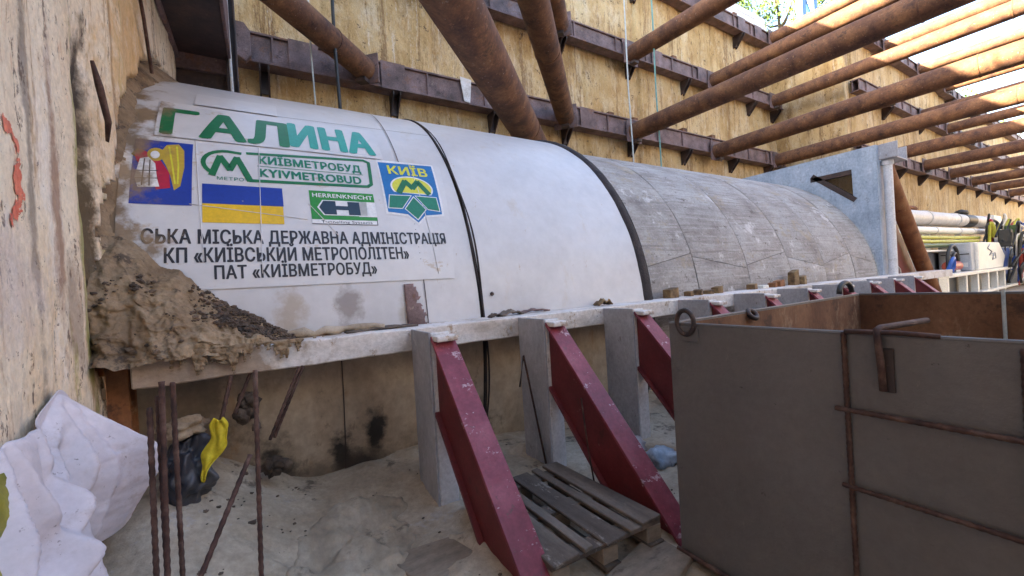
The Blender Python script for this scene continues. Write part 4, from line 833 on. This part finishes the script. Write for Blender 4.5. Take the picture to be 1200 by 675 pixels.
clump('dark burnt lump hanging under the beam by the yellow rag', (-.13, 3.15, .82), .10, 26, (.7, .5, 1.2), 3)
clump('dark clump on the sand below the slanting rods', (.0, 3.25, .36), .09, 26, (1.1, .7, 1.0), 50)
rag = MB()
P = [(-.262, 2.88, .845), (-.272, 2.87, .80), (-.262, 2.86, .74), (-.272, 2.86, .68), (-.29, 2.86, .62), (-.315, 2.86, .57), (-.335, 2.86, .53)]
rag.grid(24, 44, lambda u, v: (-.262 - .085 * sstep(.25, 1, v) + (u - .5) * (.04 + .055 * math.sin(min(1, v * 1.15) * math.pi) + .02 * math.sin(v * 14)) * (1 - .75 * sstep(.75, 1, v)), 2.87 + .012 * math.sin(u * 6 + v * 4) + .006 * math.sin(u * 13 - v * 9) + .01 * fbm(u * 3, v * 5, 2), .85 - .33 * v - .02 * math.sin(u * 3)))
tag(rag.build('yellow_rag', 'yellow_rag', smooth='open', solid=.008, loc=P[3]), 'bright yellow rag hanging beside the black sack under the beam', 'rag')
rb = MB(); rr = random.Random(5)
for i in range(200):
    x, y = rr.uniform(-.62, .15), rr.uniform(2.3, 3.35)
    if fbm(x * 3, y * 3, 3) < .1: continue
    rb.lump((x, y, sand_h(x, y) + .003), .004 + .018 * rr.random() ** 3, i, 2, .7, (1.3, 1, .7))
tag(rb.build('rubble', 'clod', loc=(-.3, 2.9, .3)), 'dark rubble lying on the sand under the beam end', 'rubble', kind='stuff')

# ================================================================== ROPES AND CABLES
def rope(label, x, y, z0, z1, r, m):
    return tag(MB().tube([(x + .02 * math.sin(i * 1.1), y + .02 * math.cos(i), z0 + (z1 - z0) * i / 12) for i in range(13)], r, 6).build('hanging_rope', m, loc=(x, y, z1), smooth=True), label, 'rope', 'ropes hanging down the back wall')
rope('thick black cable hanging in front of the back wall over the banner', 1.56, 9.0, 3.2, 13.5, .035, 'hose_black')
rope('thin grey cable hanging left of the thick black one', 1.12, 9.2, 3.2, 13.5, .016, 'rope_pale')
rope('pale rope hanging over the concrete rings, the left one of two', 10.35, 9.0, 3.4, 13.5, .025, 'rope_pale')
rope('teal rope hanging over the concrete rings, the right one of two', 11.7, 9.0, 3.4, 13.5, .028, 'rope_green')

# ================================================================== FAR MACHINERY
def pipe(label, pts, r, m, name='pipe', n=20, bands=()):
    t = thing(name, label, 'pipe', pts[0], 'pipes along the backup machinery')
    smoothauto(MB().tube(pts, r, n).build('pipe_body', m, t))
    a, b = Vector(pts[0]), Vector(pts[-1])
    for q_ in bands:
        c = a + (b - a) * q_; d = (b - a).normalized() * .05
        smoothauto(MB().tube([c - d, c + d], r * 1.1, n).build('flange', 'pipe_grey', t))
    return t
pipe('fat pale ventilation pipe on top of the machinery', [(19.5, 5.3, 3.15), (33.5, 5.3, 3.35)], .30, 'pipe_grey', 'ventilation_pipe', bands=(.25, .55))
smoothauto(tag(MB().tube([(28.6, 5.3, 3.28), (30.2, 5.3, 3.3)], .315, 20).build('pipe_sleeve', 'hose_black', loc=(29, 5.3, 3.3)), 'black sleeve wrapped round the fat pale pipe', 'sleeve'))
pipe('long white pipe under the fat ventilation pipe', [(19.5, 5.0, 2.62), (31, 5.0, 2.75)], .14, 'off_white', bands=(.3, .6, .8))
pipe('upper yellow green pipe beside the white pipe', [(19.5, 4.9, 2.34), (29.5, 4.9, 2.42)], .07, 'yel_green')
pipe('second yellow green pipe, just below the first', [(19.5, 4.85, 2.18), (29.0, 4.85, 2.25)], .06, 'yel_green')
pipe('dark green pipe below the yellow green ones', [(19.5, 4.82, 2.02), (29.5, 4.82, 2.08)], .08, 'dk_green')
gt = thing('backup_gantry', 'white steel frame carrying the cabinet and pipes of the backup machinery', 'machine frame', (24, 4.4, 0))
for x in (19.8, 22.2, 23.9, 25.6, 27.2, 28.7, 31.5, 35.0):
    MB().box(x, x + .22, 4.05, 4.25, -.1, .84).build('leg', 'off_white', gt, bevel=.01)
for x in (19.8, 23.9, 28.7, 35.0):
    MB().box(x, x + .22, 5.35, 5.55, -.1, 2.9).build('rear_leg', 'off_white', gt, bevel=.01)
MB().box(19.8, 36, 4.0, 4.3, .84, .96).box(19.8, 36, 4.0, 4.3, .02, .12).build('side_rail', 'off_white', gt, bevel=.01)
MB().box(19.8, 36, 4.3, 5.5, .90, .95).build('deck', 'cab_grey', gt)
MB().box(19.6, 36, 4.7, 5.4, 1.80, 1.86).build('pipe_shelf', 'off_white', gt)
MB().box(19.9, 36, 4.30, 4.36, .13, .83).box(20.2, 36, 4.95, 5.2, .13, .86).build('dark_gap_panel', 'hose_black', gt)  # black panels added to darken the gaps between the gantry legs
MB().box(20.0, 36, 5.25, 5.35, .97, 1.78).build('rear_panel', 'cab_grey', gt)
cb = thing('control_cabinet', 'blue grey machine cabinet with dark panel line beside the white panel', 'cabinet', (24.3, 4.7, .96))
MB().box(23.95, 24.5, 4.2, 5.12, .965, 2.1).build('body', 'cab_grey', cb, bevel=.05)
MB().box(23.93, 23.952, 4.25, 5.05, 1.62, 1.66).build('panel_line', 'hose_black', cb); MB().box(23.93, 23.952, 4.3, 4.9, 1.12, 1.3).build('label_plate', 'pipe_grey', cb)
MB().box(23.93, 23.952, 4.5, 4.6, 1.38, 1.5).build('handle', 'hose_black', cb)
wp = thing('white_panel', 'big off white machine cover with a dark squiggle beside the cabinet', 'machine cover', (26.5, 4.2, .96))
MB().prism([(24.52, 2.10), (28.3, 2.10), (29.4, 1.5), (28.9, .97), (24.52, .97)], lambda u, v, t: (u, t, v), 4.1, 4.9).build('cover', 'off_white', wp, bevel=.04)
MB().tube([(26.4, 4.085, 2.0), (26.0, 4.085, 1.85), (26.7, 4.085, 1.7), (26.3, 4.085, 1.55), (27.3, 4.085, 1.65), (27.4, 4.085, 1.4), (26.8, 4.085, 1.35), (27.0, 4.085, 1.6)], .018, 5).build('squiggle', 'cab_grey', wp, smooth=True)
def hose(label, pts, r, m='hose_black'):
    P = [Vector(p) for p in pts]; out = []
    for i in range(len(P) - 1):
        p0 = P[max(0, i - 1)]; p1 = P[i]; p2 = P[i + 1]; p3 = P[min(len(P) - 1, i + 2)]
        for k in range(8):
            t = k / 8; out.append(.5 * ((2 * p1) + (p2 - p0) * t + (2 * p0 - 5 * p1 + 4 * p2 - p3) * t * t + (3 * p1 - p0 - 3 * p2 + p3) * t ** 3))
    out.append(P[-1])
    return tag(MB().tube(out, r, 8).build('hose', m, loc=pts[0], smooth=True), label, 'hose', 'hoses on the backup machinery')
hose('black hose looped in a big arch left of the cabinet', [(22.2, 4.5, 1.0), (22.3, 4.5, 1.7), (22.9, 4.5, 2.0), (23.5, 4.5, 1.75), (23.6, 4.5, 1.1)], .06)
hose('inner black hose under the big arch', [(22.5, 4.45, 1.0), (22.6, 4.45, 1.5), (23.0, 4.45, 1.7), (23.3, 4.45, 1.4), (23.2, 4.45, 1.0)], .05)
hose('dark blue hose coiled low by the brace', [(21.6, 4.4, 1.0), (21.7, 4.3, 1.4), (22.0, 4.3, 1.5), (22.2, 4.35, 1.2), (22.1, 4.4, .98)], .06, 'blue_paint')
mtr = thing('pump_motor', 'small red pump motor among hoses left of the cabinet', 'motor', (22.8, 4.6, .96))
smoothauto(MB().tube([(22.3, 4.5, 1.2), (23.3, 4.5, 1.2)], .20, 16).build('motor_body', 'red_paint', mtr)); MB().box(22.5, 23.1, 4.35, 4.65, .955, 1.05).build('motor_foot', 'cab_grey', mtr); smoothauto(MB().tube([(23.3, 4.5, 1.2), (23.5, 4.5, 1.2)], .12, 16).build('coupling', 'pipe_grey', mtr))
def crate(label, x0, x1, y0, y1, z0, z1, m, name='equipment_box', cat='machine box'):
    t = thing(name, label, cat, (x0, y0, z0), 'boxes of the backup machinery')
    MB().box(x0, x1, y0, y1, z0, z1).build('body', m, t, bevel=.04); MB().box(x0 + .1, x1 - .1, y0 - .02, y0 - .001, z0 + .15, z1 - .15).build('front_panel', m, t, bevel=.01)
    MB().box(x0 - .02, x0 - .001, y0 + .1, y1 - .1, z0 + .2 * (z1 - z0), z0 + .5 * (z1 - z0)).build('side_vent', 'hose_black', t)
    return t
crate('upright blue machine box right of the white cover', 29.6, 31.2, 4.2, 4.9, .6, 1.85, 'blue_paint')
crate('low blue machine box farther right near the edge', 31.6, 33.4, 3.6, 4.4, .2, 1.0, 'blue_paint')
crate('dark box with pale top behind the blue machine box', 32.0, 34, 4.6, 5.4, 1.2, 2.3, 'cab_grey')
crate('white machine box at the far right of the gantry', 34.5, 37.5, 4.2, 5.2, 1.4, 2.5, 'off_white')
crate('small pale box on top at the end of the fat pipe', 33.6, 35.4, 5.0, 5.6, 2.9, 3.7, 'off_white')
crate('small red box beside the pale box on top', 32.2, 33.2, 5.1, 5.6, 3.1, 3.6, 'red_paint')
crate('low yellow box on the floor at the right edge', 33.4, 35.0, 3.2, 3.7, 0, .35, 'yel_green')
rr = random.Random(21)
for i, (x0, x1, y0, y1, z0, z1, m_) in enumerate([(29.4, 29.9, 3.9, 4.3, 1.9, 2.7, 'hose_black'), (30.2, 31.0, 3.8, 4.2, 2.2, 2.9, 'dk_green'), (31.2, 31.6, 3.7, 4.1, 1.2, 2.4, 'hose_black'), (32.0, 32.5, 3.5, 3.9, 1.2, 1.9, 'off_white'), (33.0, 33.3, 3.4, 3.8, .5, 2.6, 'hose_black'), (34.2, 34.9, 3.3, 3.8, .4, 1.6, 'blue_paint')]):
    crate(['narrow black box above the upright blue machine box', 'dark green box near the end of the white pipe', 'black upright box between the two blue machine boxes', 'small off white box amid the hose tangle', 'tall thin black post box at the right edge', 'second blue box at the right edge behind the yellow one'][i], x0, x1, y0, y1, z0, z1, m_)
cn = ['black', 'blue', 'pale', 'red', 'yellow']; cm = ['hose_black', 'blue_paint', 'off_white', 'red_paint', 'yel_green']
for i in range(120):
    k = i % 5 if i % 3 else 0; x = 29.0 + rr.random() * 9; z = rr.uniform(.1, 3.0); y = rr.uniform(3.4, 4.9)
    hose('%s hose in the tangle right of the white cover, %s' % (cn[k], ['low near the floor', 'at mid height', 'up by the pipe ends'][min(2, int(z / .85))]), [(x, y, z), (x + rr.uniform(-.6, .6), y - .1, z + rr.uniform(.2, .7)), (x + rr.uniform(-.8, .8), y, z + rr.uniform(-.2, .8)), (x + rr.uniform(-1, 1), y + .1, z - rr.uniform(.2, .8))], rr.uniform(.02, .06), cm[k])
ck = [('orange lump of cloth lying on the fat pale pipe', (21.6, 5.3, 3.52), .2, 'rust_orange'), ('black cloth lying on the fat pale pipe', (28.9, 5.3, 3.66), .25, 'hose_black')]
for lb, c, r_, m_ in ck: tag(MB().lump(c, r_, 3, 2, .4, (2, 1, .6)).build('cloth_bundle', m_, loc=c, smooth=True), lb, 'cloth')
rod('thin dark pole leaning above the fat pale pipe', [(19.3, 5.9, 5.6), (23.0, 5.6, 3.4)], .035, 'hose_black', 'pole', cat='pole')
rod('shorter thin pole beside the leaning one', [(20.5, 5.9, 5.3), (23.4, 5.6, 3.4)], .03, 'hose_black', 'pole', cat='pole')

# ================================================================== ABOVE THE PIT
def mast(label, x, y):
    t = thing('lattice_mast', label, 'crane mast', (x, y, 12.6)); w_ = .7
    for dx in (0, 1.9):
        MB().box(x + dx - .30, x + dx + .30, y - .2, y + .2, 12.4, 34).build('chord', 'crane_blue', t)
    q = MB(); z = 13.0; s = 1
    while z < 33:
        a, b = (x + .3, x + 1.6) if s > 0 else (x + 1.6, x + .3)
        q.tube([(a, y, z), (b, y, z + 1.5)], .11, 6); z += 1.5; s = -s
    q.build('lacing', 'crane_blue', t); return t
mast('blue lattice crane leg rising behind the pit wall', 35.2, 14.0)
mast('second blue lattice leg, right of the first and partly hidden by struts', 41.5, 14.5)
def tree(label, x, y, h, r, seed):
    t = thing('leafy_tree', label, 'tree', (x, y, 12.6), 'trees beyond the pit'); rn = random.Random(seed); q = MB()
    q.tube([(x, y, 12.4), (x + .2, y, 12.6 + h * .4), (x, y + .2, 12.6 + h * .85)], [.3, .2, .05], 8)
    for i in range(9):
        a = rn.uniform(0, 6.28); z = 12.6 + h * rn.uniform(.3, .7); e = rn.uniform(.5, .9) * r
        q.tube([(x, y, z), (x + .5 * e * math.cos(a), y + .5 * e * math.sin(a), z + .25 * e), (x + e * math.cos(a), y + e * math.sin(a), z + .7 * e)], [.11, .07, .02], 5)
    q.build('trunk', 'bark', t)
    c = MB(); cl_ = []
    for i in range(26):
        a = rn.uniform(0, 6.28); e = r * rn.random() ** .5; cl_.append((Vector((x + e * math.cos(a), y + e * math.sin(a), 12.6 + h * rn.uniform(.3, 1.0))), rn.uniform(.7, 1.5) * r * .28))
    for i in range(4200):
        ctr, rad = rn.choice(cl_); d = Vector((rn.gauss(0, 1), rn.gauss(0, 1), rn.gauss(0, .8))); d = d.normalized() * rad * rn.random() ** .4
        p = ctr + d; u = Vector((rn.gauss(0, 1), rn.gauss(0, 1), rn.gauss(0, 1))).normalized(); v = u.orthogonal().normalized(); s = rn.uniform(.13, .26)
        c.add([p - u * s, p + v * s * .6, p + u * s, p - v * s * .6], [(0, 1, 2, 3)])
    c.build('crown', 'leaf', t, smooth='open', weld=False)
tree('bright leafy tree beyond the end of the block parapet', 41, 18, 17, 4.5, 1)
tree('leafy tree between the crane legs', 58, 24, 20, 5.5, 2)
tree('leafy tree beyond the far wall near the right edge', 78, 16, 11, 5, 3)
tree('low leafy tree far beyond the pit at the right', 96, 13, 8, 5, 4)

# ------------------------------------------------------------------ pieces that belong to a part
def nest(part, names):
    for o in [o for o in COL.objects if o.parent is not None]:
        n = o.name.split('.')[0]
        if n in names:
            host = [c for c in o.parent.children if c.name.split('.')[0] == part and c.parent == o.parent]
            if host: o.parent = host[0]
nest('badge_field', ['badge_disc_rim', 'badge_disc', 'badge_letter', 'badge_leaf_edge', 'badge_leaf'])
nest('flag', ['flag_lower_band'])
nest('maker_sign', ['maker_sign_base', 'maker_sign_edge', 'maker_sign_white', 'maker_sign_emblem'])
nest('arms_field', ['arms_wing', 'arms_wing_lines', 'arms_cloak', 'arms_halo', 'arms_face', 'arms_robe', 'arms_robe_lines'])
nest('logo_outline', ['logo_letter', 'divider'])
nest('tube', ['weld_collar', 'end_plate'])
nest('channel', ['stiffener', 'splice_plate', 'packing_block'])
nest('post_plate', ['cap_block'])
nest('shell', ['ring_plate', 'hook_plate', 'rim'])
